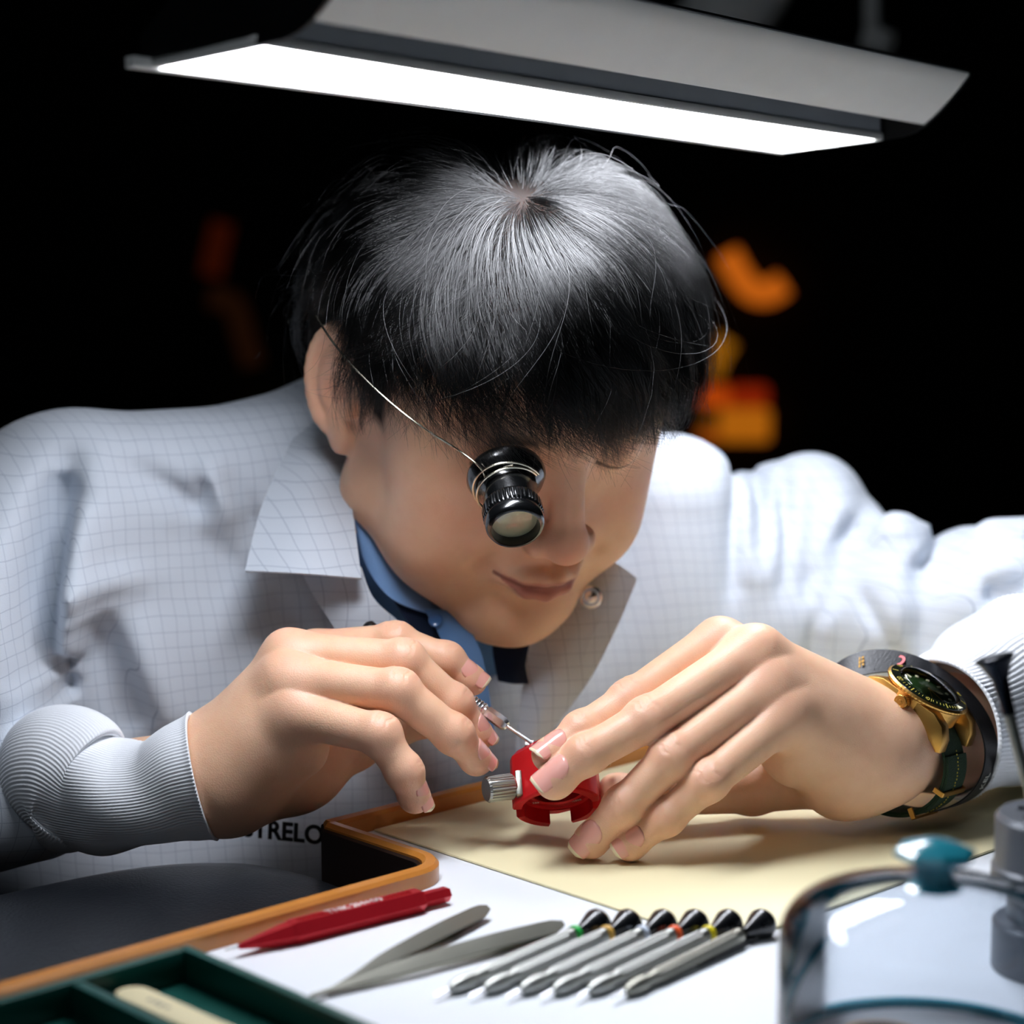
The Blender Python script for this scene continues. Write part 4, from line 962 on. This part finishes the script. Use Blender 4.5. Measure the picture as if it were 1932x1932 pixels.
for pts, a_, w_ in [
    ([(118, 890, 1.05), (100, 1000, 1.04), (88, 1130, 1.03), (80, 1290, 1.02)], 0.034, .0098),
    ([(160, 930, 1.06), (150, 1080, 1.05), (120, 1250, 1.03)], -0.0119, .012), ([(30, 960, 1.05), (40, 1150, 1.03), (60, 1330, 1.02)], -0.0102, .012),
    ([(175, 1150, 1.05), (215, 1270, 1.04), (245, 1400, 1.03)], 0.0127, .013), ([(130, 1230, 1.04), (110, 1330, 1.03)], 0.0068, .006), ([(210, 1120, 1.05), (270, 1270, 1.04), (320, 1400, 1.03)], -0.0085, .012),
    ([(250, 860, 1.1), (330, 925, 1.08), (370, 950, 1.08), (400, 890, 1.1)], 0.0102, .007), ([(395, 850, 1.1), (415, 910, 1.08), (455, 990, 1.07)], -0.0085, .007), ([(430, 880, 1.1), (460, 960, 1.08), (480, 1040, 1.07)], 0.0085, .006),
    ([(330, 980, 1.08), (400, 1040, 1.07), (450, 1120, 1.06)], 0.0068, .010), ([(150, 1110, 1.06), (210, 1085, 1.06), (290, 1090, 1.06)], -0.0068, .008), ([(500, 1130, 1.05), (560, 1250, 1.04), (590, 1330, 1.04)], 0.0068, .010),
    ([(1386, 880, 1.22), (1382, 1000, 1.20), (1381, 1140, 1.18)], .008, .0055), ([(1420, 900, 1.25), (1405, 1000, 1.24), (1400, 1100, 1.2)], -.005, .009),
    ([(1440, 890, 1.25), (1430, 960, 1.24), (1425, 1040, 1.22)], .008, .007), ([(1485, 880, 1.25), (1475, 980, 1.24), (1470, 1120, 1.2)], .006, .0045), ([(1455, 900, 1.25), (1450, 1000, 1.24), (1440, 1100, 1.2)], -.004, .006),
    ([(1540, 900, 1.25), (1525, 1000, 1.24), (1490, 1110, 1.2)], .005, .006), ([(1622, 985, 1.23), (1575, 1030, 1.22), (1530, 1100, 1.2)], .012, .010), ([(1600, 930, 1.23), (1570, 1010, 1.22), (1520, 1080, 1.2)], -.005, .009),
    ([(1600, 1040, 1.22), (1565, 1110, 1.2), (1535, 1190, 1.18)], .008, .005), ([(1530, 1080, 1.2), (1515, 1130, 1.2)], .007, .0045), ([(1530, 1170, 1.2), (1515, 1280, 1.2)], .006, .005), ([(1570, 1080, 1.2), (1540, 1190, 1.2)], -.004, .006),
    ([(1620, 1110, 1.18), (1650, 1170, 1.18), (1680, 1240, 1.18)], .006, .0045), ([(1690, 1050, 1.18), (1670, 1140, 1.18), (1650, 1210, 1.18)], -.005, .010), ([(1740, 1080, 1.18), (1725, 1170, 1.18), (1740, 1210, 1.18)], .005, .008),
    ([(1770, 1000, 1.18), (1760, 1060, 1.18), (1700, 1080, 1.18)], .006, .009), ([(1850, 990, 1.15), (1810, 1060, 1.14), (1740, 1120, 1.14)], .008, .007), ([(1932, 1090, 1.13), (1890, 1120, 1.12), (1860, 1120, 1.12)], .010, .008),
    ([(1690, 970, 1.18), (1700, 1020, 1.18)], -.004, .010), ([(1240, 900, 1.2), (1250, 1100, 1.18), (1220, 1300, 1.17)], -.003, .02)]:
    fold(pts, a_, w_)
# neck opening
CF.chain([cw(880, 960, 1.13), cw(900, 1080, 1.09), cw(930, 1230, 1.07), cw(950, 1400, 1.05)], [.075, .060, .034, .018], .006, '-')
CF.cone((-.02, 1.17, .16), (-.02, 1.17, .3), .055, .08, .006, '-')
uu = CF.ax[0][:, None]*U[0]+CF.ax[1][None, :]*U[1]; vv = CF.ax[0][:, None]*V[0]+CF.ax[1][None, :]*V[1]
inb = np.minimum(vv+.764, uu-.590)                      # >0 inside the bench: the coat stays in front of its edge
zi = int((.012-CF.lo[2])/CF.h); CF.D[:, :, :zi] = np.maximum(CF.D[:, :, :zi], inb[:, :, None].astype(np.float32))
coat = field_obj('lab_coat', CF, M_coat, 1)
# ---- shirt under the coat
SF = Field((-.22, 1.00, -.10), (.24, 1.36, .20), .004)
SF.cone((-.14, 1.16, .03), (.08, 1.30, .03), .085, .085, .03); SF.cone((-.12, 1.17, -.06), (.08, 1.29, -.06), .098, .098, .03)
SF.cone(tuple(h2w(mm(0, -112, -128))[0]), (-.03, 1.19, .03), .063, .085, .03)
nb = h2w(mm(0, -100, -60))[0]; SF.cone(tuple(nb+(nb-h2w(mm(0, -120, -150))[0])*2), tuple(h2w(mm(0, -118, -140))[0]), .054, .0575, .004, '-')
field_obj('shirt', SF, M_shirt, 1)
def sheet(name, rows, m, thick=.0012, nu=28, nv=28, parent=None, label=None):
    """rows of (px, py, y) control points -> a smooth cloth piece with thickness"""
    G_ = np.array([[W(*c) for c in r] for r in rows]); A_ = np.array([spline(r, nu) for r in G_]); S = np.stack([spline(A_[:, j], nv) for j in range(nu)], 1)
    du = np.gradient(S, axis=1); dv = np.gradient(S, axis=0); nn_ = np.cross(du, dv); nn_ /= np.linalg.norm(nn_, axis=2, keepdims=True)+1e-12
    if (nn_.mean((0, 1))@cTo) < 0: nn_ = -nn_
    V_ = np.concatenate([(S+nn_*thick/2).reshape(-1, 3), (S-nn_*thick/2).reshape(-1, 3)]); k = nu*nv; Q = []
    for i in range(nv-1):
        for j in range(nu-1):
            a = i*nu+j; Q += [(a, a+1, a+nu+1, a+nu), (k+a, k+a+nu, k+a+nu+1, k+a+1)]
    bd = list(range(nu))+[i*nu+nu-1 for i in range(1, nv)]+[(nv-1)*nu+j for j in range(nu-2, -1, -1)]+[i*nu for i in range(nv-2, 0, -1)]
    for a, b_ in zip(bd, bd[1:]+bd[:1]): Q.append((a, k+a, k+b_, b_))
    o = np_mesh(name, V_-PO, np.array(Q), m, parent or person)
    me = o.data; bm = bmesh.new(); bm.from_mesh(me); bmesh.ops.recalc_face_normals(bm, faces=bm.faces); bm.to_mesh(me); bm.free(); me.set_sharp_from_angle(angle=math.radians(50)); return o
# coat collar leaf on his right
sheet('coat_collar', [[(585, 770, 1.135), (620, 770, 1.125), (650, 800, 1.115)], [(535, 865, 1.085), (590, 870, 1.075), (655, 890, 1.075)], [(492, 965, 1.055), (580, 965, 1.045), (668, 985, 1.045)], [(463, 1078, 1.030), (570, 1083, 1.020), (682, 1092, 1.022)]], M_coat)
sheet('coat_lapel', [[(560, 1060, 1.050), (620, 1060, 1.045), (682, 1070, 1.040)], [(590, 1120, 1.040), (640, 1130, 1.035), (706, 1130, 1.032)], [(640, 1200, 1.035), (700, 1210, 1.030), (770, 1190, 1.028)], [(700, 1330, 1.030), (790, 1340, 1.025), (890, 1320, 1.022)]], M_coat)
sheet('coat_lapel', [[(1112, 1050, 1.085), (1160, 1062, 1.083), (1202, 1092, 1.083)], [(1040, 1140, 1.078), (1100, 1160, 1.072), (1165, 1180, 1.075)], [(1000, 1215, 1.072), (1050, 1260, 1.064), (1110, 1285, 1.068)], [(972, 1420, 1.065), (1000, 1410, 1.062), (1035, 1385, 1.064)]], M_coat)
sn = W(1115, 1126, 1.071); bm = bmesh.new(); lathe(bm, [(0, 0), (.0058, 0), (.0060, .0008), (.0048, .0012), (.0044, .0006), (.0034, .0006), (.0030, .0022), (.0015, .0030), (0, .0031)], 40, M=Matrix.Translation(-PO) @ frame(sn, cdir(-.1, -.1, 1)))
from_bm('snap_button', bm, M_chrome, person, 40)
# shirt collar, navy facing and placket
sheet('shirt_collar', [[(645, 880, 1.080), (662, 930, 1.070), (668, 960, 1.068)], [(690, 985, 1.062), (685, 1020, 1.056), (690, 1060, 1.054)], [(768, 1075, 1.058), (755, 1105, 1.050), (742, 1132, 1.046)], [(860, 1142, 1.060), (850, 1150, 1.052), (845, 1166, 1.046)]], M_lblue)
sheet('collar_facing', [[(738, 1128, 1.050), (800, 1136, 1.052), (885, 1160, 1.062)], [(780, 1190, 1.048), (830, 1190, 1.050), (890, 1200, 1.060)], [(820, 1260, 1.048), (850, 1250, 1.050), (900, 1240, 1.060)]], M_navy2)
sheet('shirt_placket', [[(800, 1150, 1.044), (840, 1152, 1.043), (872, 1162, 1.046)], [(830, 1200, 1.041), (860, 1200, 1.040), (895, 1205, 1.044)], [(855, 1270, 1.038), (885, 1262, 1.037), (915, 1262, 1.040)], [(870, 1400, 1.034), (905, 1400, 1.033), (935, 1400, 1.036)]], M_shirt)
sheet('collar_facing', [[(930, 1180, 1.085), (1000, 1180, 1.085), (1100, 1130, 1.095)], [(930, 1230, 1.075), (980, 1230, 1.072), (1010, 1225, 1.078)], [(940, 1285, 1.066), (970, 1290, 1.063), (1000, 1290, 1.068)]], M_navy2)  # navy facing, made larger so its dark also reads as shadow
0 and sheet('shirt_stripe', [[(920, 1330, 1.056), (950, 1325, 1.054), (990, 1320, 1.060)], [(920, 1356, 1.054), (950, 1350, 1.052), (985, 1345, 1.058)]], M_navy2, nu=10, nv=6)
M_btn = mat('blue_shirt_button', '#3f6ea6', .3, coat=.5)
bm = bmesh.new(); lathe(bm, [(0, .0003), (.0010, .0002), (.0026, .0005), (.0032, .0009), (.0036, .0005), (.0035, 0), (0, -.0002)], 32, M=Matrix.Translation(-PO) @ frame(W(822, 1170, 1.041), cdir(-.1, .1, 1)))
from_bm('shirt_button', bm, M_btn, person)
M_print = mat('black_coat_print', '#15161c', .8)
Mtx = Matrix.Translation(-PO) @ Matrix.Identity(4)
tp = W(523, 1569, 1.012); Mtx = Matrix.Translation(-PO) @ frame(tp, (-.35, -1, .12), (1, -.35, 0))
text_mesh('coat_lettering', 'ESTRELO', .0126, Mtx, M_print, person, .0002, bold=.0004)
# ---- ribbed knit cuffs: real ribs on a soft tube
def knit_tube(name, cen, axes, rad, nr=110, fold=None, m=None, thick=.0016, rib=.00028, samples=4, hem=True):
    """cen: points, axes: (a, b) unit vectors per point, rad: (ra, rb) per point"""
    n = nr*samples; K = len(cen); V_ = []; A = np.arange(n)*2*PI/n
    rb_ = rib*np.sin(A*nr)
    for sgn in (1, -1):
        for i in range(K):
            a, b_ = axes[i]; ra, rb2 = rad[i]; o = np.zeros(n)
            if fold is not None: o = fold(i/(K-1), A)
            hm = .0010*math.exp(-((i/(K-1))/.03)**2) if hem else 0
            rr = (1+o); ex = rb_*(1 if sgn > 0 else -.0)+(hm if sgn > 0 else -thick)
            V_.append(cen[i]+np.outer((ra*rr+ex)*np.cos(A), a)+np.outer((rb2*rr+ex)*np.sin(A), b_))
    V_ = np.concatenate(V_); idx = np.arange(n); nx_ = (idx+1) % n; Q = []
    for i in range(K-1):
        Q.append(np.stack([i*n+idx, i*n+nx_, (i+1)*n+nx_, (i+1)*n+idx], 1))
        o = K*n; Q.append(np.stack([o+i*n+idx, o+(i+1)*n+idx, o+(i+1)*n+nx_, o+i*n+nx_], 1))
    Q.append(np.stack([idx, K*n+idx, K*n+nx_, nx_], 1)); o = (K-1)*n; Q.append(np.stack([o+idx, o+nx_, K*n+o+nx_, K*n+o+idx], 1))
    return np_mesh(name, V_-PO, np.concatenate(Q), m or M_knit, person)
def tube_from(keys, K=70, tilt=None):
    P = spline([W(*k[:3]) for k in keys], K); R_ = spline([[k[3], k[4]] for k in keys], K)
    ax = []
    for i in range(K):
        t = P[min(i+1, K-1)]-P[max(i-1, 0)]; t /= np.linalg.norm(t)
        if tilt is not None:
            w_ = math.exp(-(i/(K*.25))**2); t = t*(1-w_)+tilt*w_; t /= np.linalg.norm(t)
        b_ = cUp-t*(cUp@t); b_ /= np.linalg.norm(b_); a = np.cross(b_, t); ax.append((a, b_))
    return P, ax, R_
keysR = [(384, 1464, .958, .027, .0295), (345, 1474, .960, .027, .0280), (300, 1494, .962, .026, .0245), (250, 1500, .965, .027, .0245), (205, 1500, .968, .029, .0262), (170, 1494, .972, .029, .0280), (140, 1474, .976, .030, .0345), (115, 1470, .979, .030, .0355), (95, 1488, .982, .029, .031)]
P, ax, R_ = tube_from(keysR, tilt=-(cR*.974+cUp*.226))
def foldR(t, A): return .05*np.sin(A*2+t*9)*np.sin(PI*t)+.045*np.sin(A*3-t*14+1)*np.sin(PI*min(1, t*1.2))+.05*np.exp(-((t-.62)/.10)**2)*np.cos(A-2.2)
knit_tube('knit_cuff', P, ax, R_, 110, foldR)
keysL = [(1786, 1372, 1.003, .0340, .0350), (1812, 1362, 1.012, .0345, .0370), (1850, 1345, 1.025, .036, .039), (1900, 1322, 1.040, .039, .042), (1960, 1290, 1.060, .043, .047)]
P, ax, R_ = tube_from(keysL, tilt=-cdir(-.80, -.22, .56))
def foldL(t, A): return .03*np.sin(A*2+t*5)*np.sin(PI*t)+.03*np.sin(A*3-t*8)
knit_tube('knit_cuff', P, ax, R_, 92, foldL)
# ================================================================ eyeglass loupe
M_lblk = mat('black_bakelite', '#08090a', .22, var=.1, coat=.6)
M_lens = mat('loupe_lens', '#a3a386', .12, var=.03, coat=1.)  # yellowish grey base colour stands for the mat reflected in the glass
M_wire = mat('spring_wire', '#cfc8b4', .25, 1.)
eye = h2w(mm(-33, 8, -4))[0]; l0 = W(955, 900, eye[1]-.003); la = cdir(.13, -.70, .70)
lp = thing('loupe', 'black watchmaker eye loupe with wire headband held over one eye', 'loupe', frame(l0, la, cUp))
bm = bmesh.new(); lathe(bm, [(.0110, .0015), (.0165, -.002), (.0182, -.0020), (.0186, .0002), (.0172, .0035), (.0140, .0068), (.0128, .0090), (.0124, .0120), (.0122, .0205), (.0118, .0205), (.0110, .0120)], 64, close=True); from_bm('eye_cup', bm, M_lblk, lp, 50)
bm = bmesh.new(); lathe(bm, [(.0110, .0195), (.0134, .0198), (.0140, .0210), (.0140, .0262), (.0133, .0272), (.0110, .0272)], 180, close=True, rfun=lambda r, z, a: r*(1-.030*(math.sin(a*45) > 0)) if r > .0136 else r); from_bm('knurled_ring', bm, M_lblk, lp, 25)
bm = bmesh.new(); lathe(bm, [(.0100, .0270), (.0132, .0271), (.0137, .0285), (.0135, .0318), (.0124, .0338), (.0112, .0342), (.0108, .0330), (.0104, .0290)], 64, close=True); from_bm('lens_rim', bm, M_lblk, lp, 60)
bm = bmesh.new(); lathe(bm, [(0, .0305), (.004, .0303), (.008, .0297), (.0105, .0290), (.0105, .0280), (0, .0280)], 48); from_bm('lens', bm, M_lens, lp, 60)
Li = Matrix(lp.matrix_world).inverted()
for r, z, tl in ((.0150, .0095, .05), (.0162, .0075, -.12)):
    bm = bmesh.new(); pts = [Vector((r*math.cos(a), r*math.sin(a), z+tl*r*math.sin(a)+.0008*math.sin(a*.5))) for a in np.linspace(-.9, PI+1.0, 60)]
    sweep(bm, pts, circ(.00062, 8), up=(0, 0, 1)); from_bm('wire_coil', bm, M_wire, lp)
def on_hair(px, py, add):
    r_ = RR+add; c0 = w2h(CAM)[0]; d = hp(px, py, 0)-c0; d /= np.linalg.norm(d)
    a_, b2, c2 = ((d/r_)**2).sum(), 2*((c0-Cc)*d/r_**2).sum(), (((c0-Cc)/r_)**2).sum()-1; q_ = b2*b2-4*a_*c2
    t_ = (-b2-math.sqrt(max(q_, 0)))/(2*a_); return h2w(c0+d*t_)[0]
wp = [l0+la*.012+cdir(-.35, .93, 0)*.0150, W(918, 906, l0[1]-.012), W(904, 880, l0[1]-.013), W(860, 846, eye[1]-.012)]
wp += [on_hair(x, y, .0215) for x, y in ((800, 808), (740, 762), (680, 706), (630, 648), (596, 596))]
wp = wp[1:]; pts = spline(wp, 70)
bm = bmesh.new(); sweep(bm, [Li @ Vector(p) for p in pts], circ(.00055, 8), up=(0, 1, 0)); from_bm('head_wire', bm, M_wire, lp)
bm = bmesh.new(); sweep(bm, [Li @ Vector(p) for p in (W(918, 906, l0[1]-.012), W(926, 897, l0[1]-.0135), W(945, 884, l0[1]-.014), W(968, 878, l0[1]-.014))], circ(.00055, 8), up=(0, 1, 0)); from_bm('wire_hook', bm, M_wire, lp)

# ================================================================ wrist watch
wn_ = cdir(.40, .86, .32); wa = cdir(-.61, -.03, .79); wa -= wn_*(wa@wn_); wa /= np.linalg.norm(wa); w12 = np.cross(wn_, wa)
wc = W(1744, 1312, .978)
M_gold = mat('brushed_bronze_gold', '#d0a055', .34, 1., var=.05, bump=.05, bscale=900)
M_bez = mat('black_green_bezel', '#10160c', .25, coat=.6)
M_dial = mat('green_dial', '#24401a', .3, .4, var=.1)
M_lume = mat('cream_lume', '#f1ecc8', .4)
M_strap = mat('green_woven_strap', '#17301a', .85, var=.25, vscale=300, bump=.6, bscale=900)
M_stitch = mat('yellow_stitching', '#b3a13c', .8)
M_cry = thin_clear('watch_crystal', 1.4, (.98, .99, .98, 1))
wt = thing('wristwatch', 'bronze watch with green dial on a green fabric strap at his wrist', 'watch', frame(wc, wn_, wa))
bm = bmesh.new(); lathe(bm, [(0, -.0082), (.0165, -.0082), (.0186, -.0060), (.0190, -.001), (.0190, .0022), (0, .0022)], 72); from_bm('case', bm, M_gold, wt, 30)
lug = [(-.0262, -.0128), (-.0252, -.0070), (-.0215, -.0015), (-.0150, .0016), (.0150, .0016), (.0215, -.0015), (.0252, -.0070), (.0262, -.0128), (.0240, -.0136), (.0200, -.0100), (.0140, -.0078), (-.0140, -.0078), (-.0200, -.0100), (-.0240, -.0136)]
for sx_ in (-1, 1):
    bm = bmesh.new(); M_ = Matrix(((0, 0, 1, 0), (1, 0, 0, 0), (0, 1, 0, 0), (0, 0, 0, 1)))   # poly (y, z) extruded along x
    x0, x1 = sorted((sx_*.0108, sx_*.0182)); prism(bm, lug, x0, x1, M=M_, bev=.0006); from_bm('lug_bar', bm, M_gold, wt, 35)
bm = bmesh.new(); lathe(bm, [(.0150, .0022), (.0200, .0022), (.0206, .0028), (.0206, .0036), (.0196, .0044), (.0150, .0050)], 180, close=True, rfun=lambda r, z, a: r*(1-.010*(math.sin(a*60) > 0)) if r > .0203 else r); from_bm('bezel', bm, M_gold, wt, 25)
bm = bmesh.new(); lathe(bm, [(.0152, .0050), (.0155, .0056), (.0194, .0047), (.0196, .0042)], 96, close=True); ins = from_bm('bezel_insert', bm, M_bez, wt, 40)
bm = bmesh.new()
for k in range(60):
    if 0 < k < 60:
        a = PI/2-k*PI/30; ln = .0028 if k % 5 == 0 else .0013; wd = .0005 if k % 5 == 0 else .00022
        if k % 10 == 0: continue
        if k > 20 and k % 5: continue
        bx(bm, (0, 0, 0), (ln, wd, .0001), M=Matrix.Translation((.0176*math.cos(a), .0176*math.sin(a), .00527)) @ Matrix.Rotation(a, 4, 'Z') @ Matrix.Rotation(.22, 4, 'Y'))
tag(from_bm('minute_marks', bm, M_stitch, wt), kind='stuff')
for tx_, k in (('10', 10), ('20', 20), ('30', 30), ('40', 40), ('50', 50)):
    a = PI/2-k*PI/30; text_mesh('numeral', tx_, .0033, Matrix.Translation((.0175*math.cos(a), .0175*math.sin(a), .0053)) @ Matrix.Rotation(a-PI/2, 4, 'Z') @ Matrix.Rotation(-.2, 4, 'X'), M_stitch, wt, .00005)
bm = bmesh.new(); prism(bm, [(-.0016, .0188), (.0016, .0188), (0, .0162)], .0051, .0055); from_bm('bezel_triangle', bm, M_lume, wt)
bm = bmesh.new(); lathe(bm, [(0, .0030), (.0148, .0030), (.0148, .0033), (0, .0033)], 64); from_bm('dial', bm, M_dial, wt)
for k in range(12):
    a = PI/2-k*PI/6; bm = bmesh.new()
    if k % 3 == 0: prism(bm, [(-.0011, .0006), (.0011, .0006), (0, -.0020)] if k == 0 else [(-.0014, -.0005), (.0014, -.0005), (.0014, .0005), (-.0014, .0005)], 0, .0004, M=Matrix.Translation((.0115*math.cos(a), .0115*math.sin(a), .0034)) @ Matrix.Rotation(a-(PI/2 if k == 0 else 0), 4, 'Z'))
    else: lathe(bm, [(0, 0), (.0009, 0), (.0009, .0004), (0, .0004)], 16, M=Matrix.Translation((.0115*math.cos(a), .0115*math.sin(a), .0034)))
    from_bm('hour_marker', bm, M_lume, wt)
for nm, a, ln, wd, z in (('hour_hand', 2.3, .0075, .0010, .0040), ('minute_hand', -.35+PI/2, .0112, .0007, .0043), ('second_hand', -.9+PI/2, .0120, .0003, .0046)):
    bm = bmesh.new(); bx(bm, (ln/2, 0, 0), (ln, wd, .0002)); 
    if nm == 'hour_hand': bx(bm, (ln*.75, 0, 0), (.0022, .0022, .0002), M=Matrix.Rotation(0, 4, 'Z'))
    bmesh.ops.transform(bm, matrix=Matrix.Translation((0, 0, z)) @ Matrix.Rotation(a, 4, 'Z'), verts=bm.verts); from_bm(nm, bm, M_lume if nm == 'hour_hand' else M_gold, wt)
dome_o = [(.0150, .0050)]+[(.0150*math.cos(t), .0058+.0034*math.sin(t)) for t in np.linspace(.1, PI/2, 10)]; dome_o[-1] = (0, .0092)
dome_i = [(max(0, r-.0012), z-.0011) for r, z in dome_o[::-1]]; dome_i[-1] = (.0138, .0050)
bm = bmesh.new(); lathe(bm, dome_o+dome_i+[(.0150, .0050)], 72); from_bm('crystal', bm, M_cry, wt, 60)
bm = bmesh.new(); Mc = frame((.0192, 0, -.0012), (1, 0, 0)); lathe(bm, [(0, 0), (.0014, 0), (.0014, .0008), (.0032, .0010), (.0034, .0016), (.0034, .0042), (.0030, .0049), (.0020, .0049), (.0018, .0047), (.0010, .0047), (.0008, .0050), (0, .0050)], 96, M=Mc, rfun=lambda r, z, a: r*(1-.05*(math.sin(a*24) > 0)) if r > .0033 else r); from_bm('crown', bm, M_gold, wt, 25)
# strap: an ellipse about the wrist, local plane y (12 o'clock) - z (up)
def loop(sy, sz, cz, hw, th, x0=0., m=None, name='strap', parent=None, t0=0., t1=2*PI, wob=0., cy=0., tilt=0., tilt2=0., flare=None):
    N_ = 96; bm = bmesh.new(); rings_ = []
    for k in range(N_+1):
        t = t0+(t1-t0)*k/N_; y, z = cy+sy*math.cos(t), cz+sz*math.sin(t); ny, nz_ = math.cos(t)/sy, math.sin(t)/sz; l_ = math.hypot(ny, nz_); ny /= l_; nz_ /= l_
        xo = x0+wob*math.sin(2*t+1)+tilt*math.cos(t)+tilt2*math.sin(t)
        f_ = flare(t) if flare else 0.; cf_, sf_ = math.cos(f_), math.sin(f_)
        rings_.append([bm.verts.new((xo+a*cf_+b_*sf_, y+ny*(b_*cf_-a*sf_), z+nz_*(b_*cf_-a*sf_))) for a, b_ in ((-hw, 0), (hw, 0), (hw, th), (-hw, th))])
    closed = abs(t1-t0-2*PI) < 1e-6
    if closed: 
        for v in rings_[-1]: bm.verts.remove(v)
        rings_[-1] = rings_[0]
    for a, b_ in zip(rings_, rings_[1:]):
        for k in range(4): bm.faces.new((a[k], a[(k+1) % 4], b_[(k+1) % 4], b_[k]))
    if not closed: bm.faces.new(rings_[0][::-1]); bm.faces.new(rings_[-1])
    return from_bm(name, bm, m or M_strap, parent or wt, 40)
SY, SZ, CZ = .0318, .0262, -.0315
loop(SY, SZ, CZ, .0100, .0012)
loop(SY+.0014, SZ+.0014, CZ, .0098, .0011, name='strap_tail', t0=-1.9, t1=.62)
bm = bmesh.new()
for k in range(46):
    t = -.55+k*.028; 
    if k % 2: continue
    y, z = (SY+.0027)*math.cos(t), CZ+(SZ+.0027)*math.sin(t); bx(bm, (.0004*math.sin(k*2.), 0, 0), (.0005, .0004, .0008), M=Matrix.Translation((.0, y, z)) @ Matrix.Rotation(t, 4, 'X'))
tag(from_bm('stitching', bm, M_stitch, wt), kind='stuff')
for t in (.02, -.62, -1.35):
    bm = bmesh.new(); y, z = (SY+.0030)*math.cos(t), CZ+(SZ+.0030)*math.sin(t); Mx = Matrix.Translation((0, y, z)) @ Matrix.Rotation(t-PI/2, 4, 'X')
    for c, s_ in (((0, 0, .0006), (.0232, .0026, .0010)), ((.0114, 0, -.0018), (.0012, .0026, .0054)), ((-.0114, 0, -.0018), (.0012, .0026, .0054))): bx(bm, c, s_, .0002, 1, M=Mx)
    from_bm('keeper', bm, M_gold, wt)

# ================================================================ printed wristband
M_band = mat('black_satin_band', '#0d0f14', .42, var=.2, bump=.15, bscale=900)
M_prw = mat('white_band_print', '#d9d9d0', .5); M_prr = mat('red_band_print', '#c81f28', .5); M_prg = mat('gold_band_print', '#c29a54', .4)
wb = thing('wristband', 'loose black printed wristband between the watch and the knit cuff', 'wristband', frame(wc, wn_, wa))
BY, BZ, BC, BX, BCY = .0420, .0325, -.0270, -.0105, -.0040
BFL = lambda t: .95*math.exp(-((t-PI*.80)/.75)**2)
loop(BY, BZ, BC, .0070, .0007, x0=BX, m=M_band, name='band', parent=wb, wob=.001, cy=BCY, tilt=-.012, tilt2=-.008, flare=BFL)
def onband(t, dx=0.):
    return Matrix.Translation((BX+dx-.012*math.cos(t)-.008*math.sin(t)+.001*math.sin(2*t+1), BCY+(BY+.0009)*math.cos(t), BC+(BZ+.0009)*math.sin(t))) @ Matrix.Rotation(t-PI/2, 4, 'X') @ Matrix.Rotation(BFL(t), 4, 'Y')
text_mesh('print', 'G', .0065, onband(PI*.93) @ Matrix.Rotation(-PI/2, 4, 'Z'), M_prw, wb, .0001)
text_mesh('print', 'KEL', .0055, onband(.05) @ Matrix.Rotation(-PI/2, 4, 'Z'), M_prw, wb, .0001)
bm = bmesh.new(); Mg = onband(PI*.80)
for j in range(-1, 2):
    for k in range(-1, 2): bx(bm, (j*.0021, k*.0021, .0002), (.0017-.0004*abs(k), .0017-.0004*abs(j), .0002), M=Mg)
from_bm('globe_emblem', bm, M_prg, wb)
bm = bmesh.new(); sweep(bm, [Vector((.003*math.cos(a), .003*math.sin(a), .0002)) for a in np.linspace(.3, 5.2, 24)], [(-.0007, -.0001), (.0007, -.0001), (.0007, .0001), (-.0007, .0001)]); bmesh.ops.transform(bm, matrix=onband(PI*.66), verts=bm.verts); from_bm('emblem', bm, M_prr, wb)
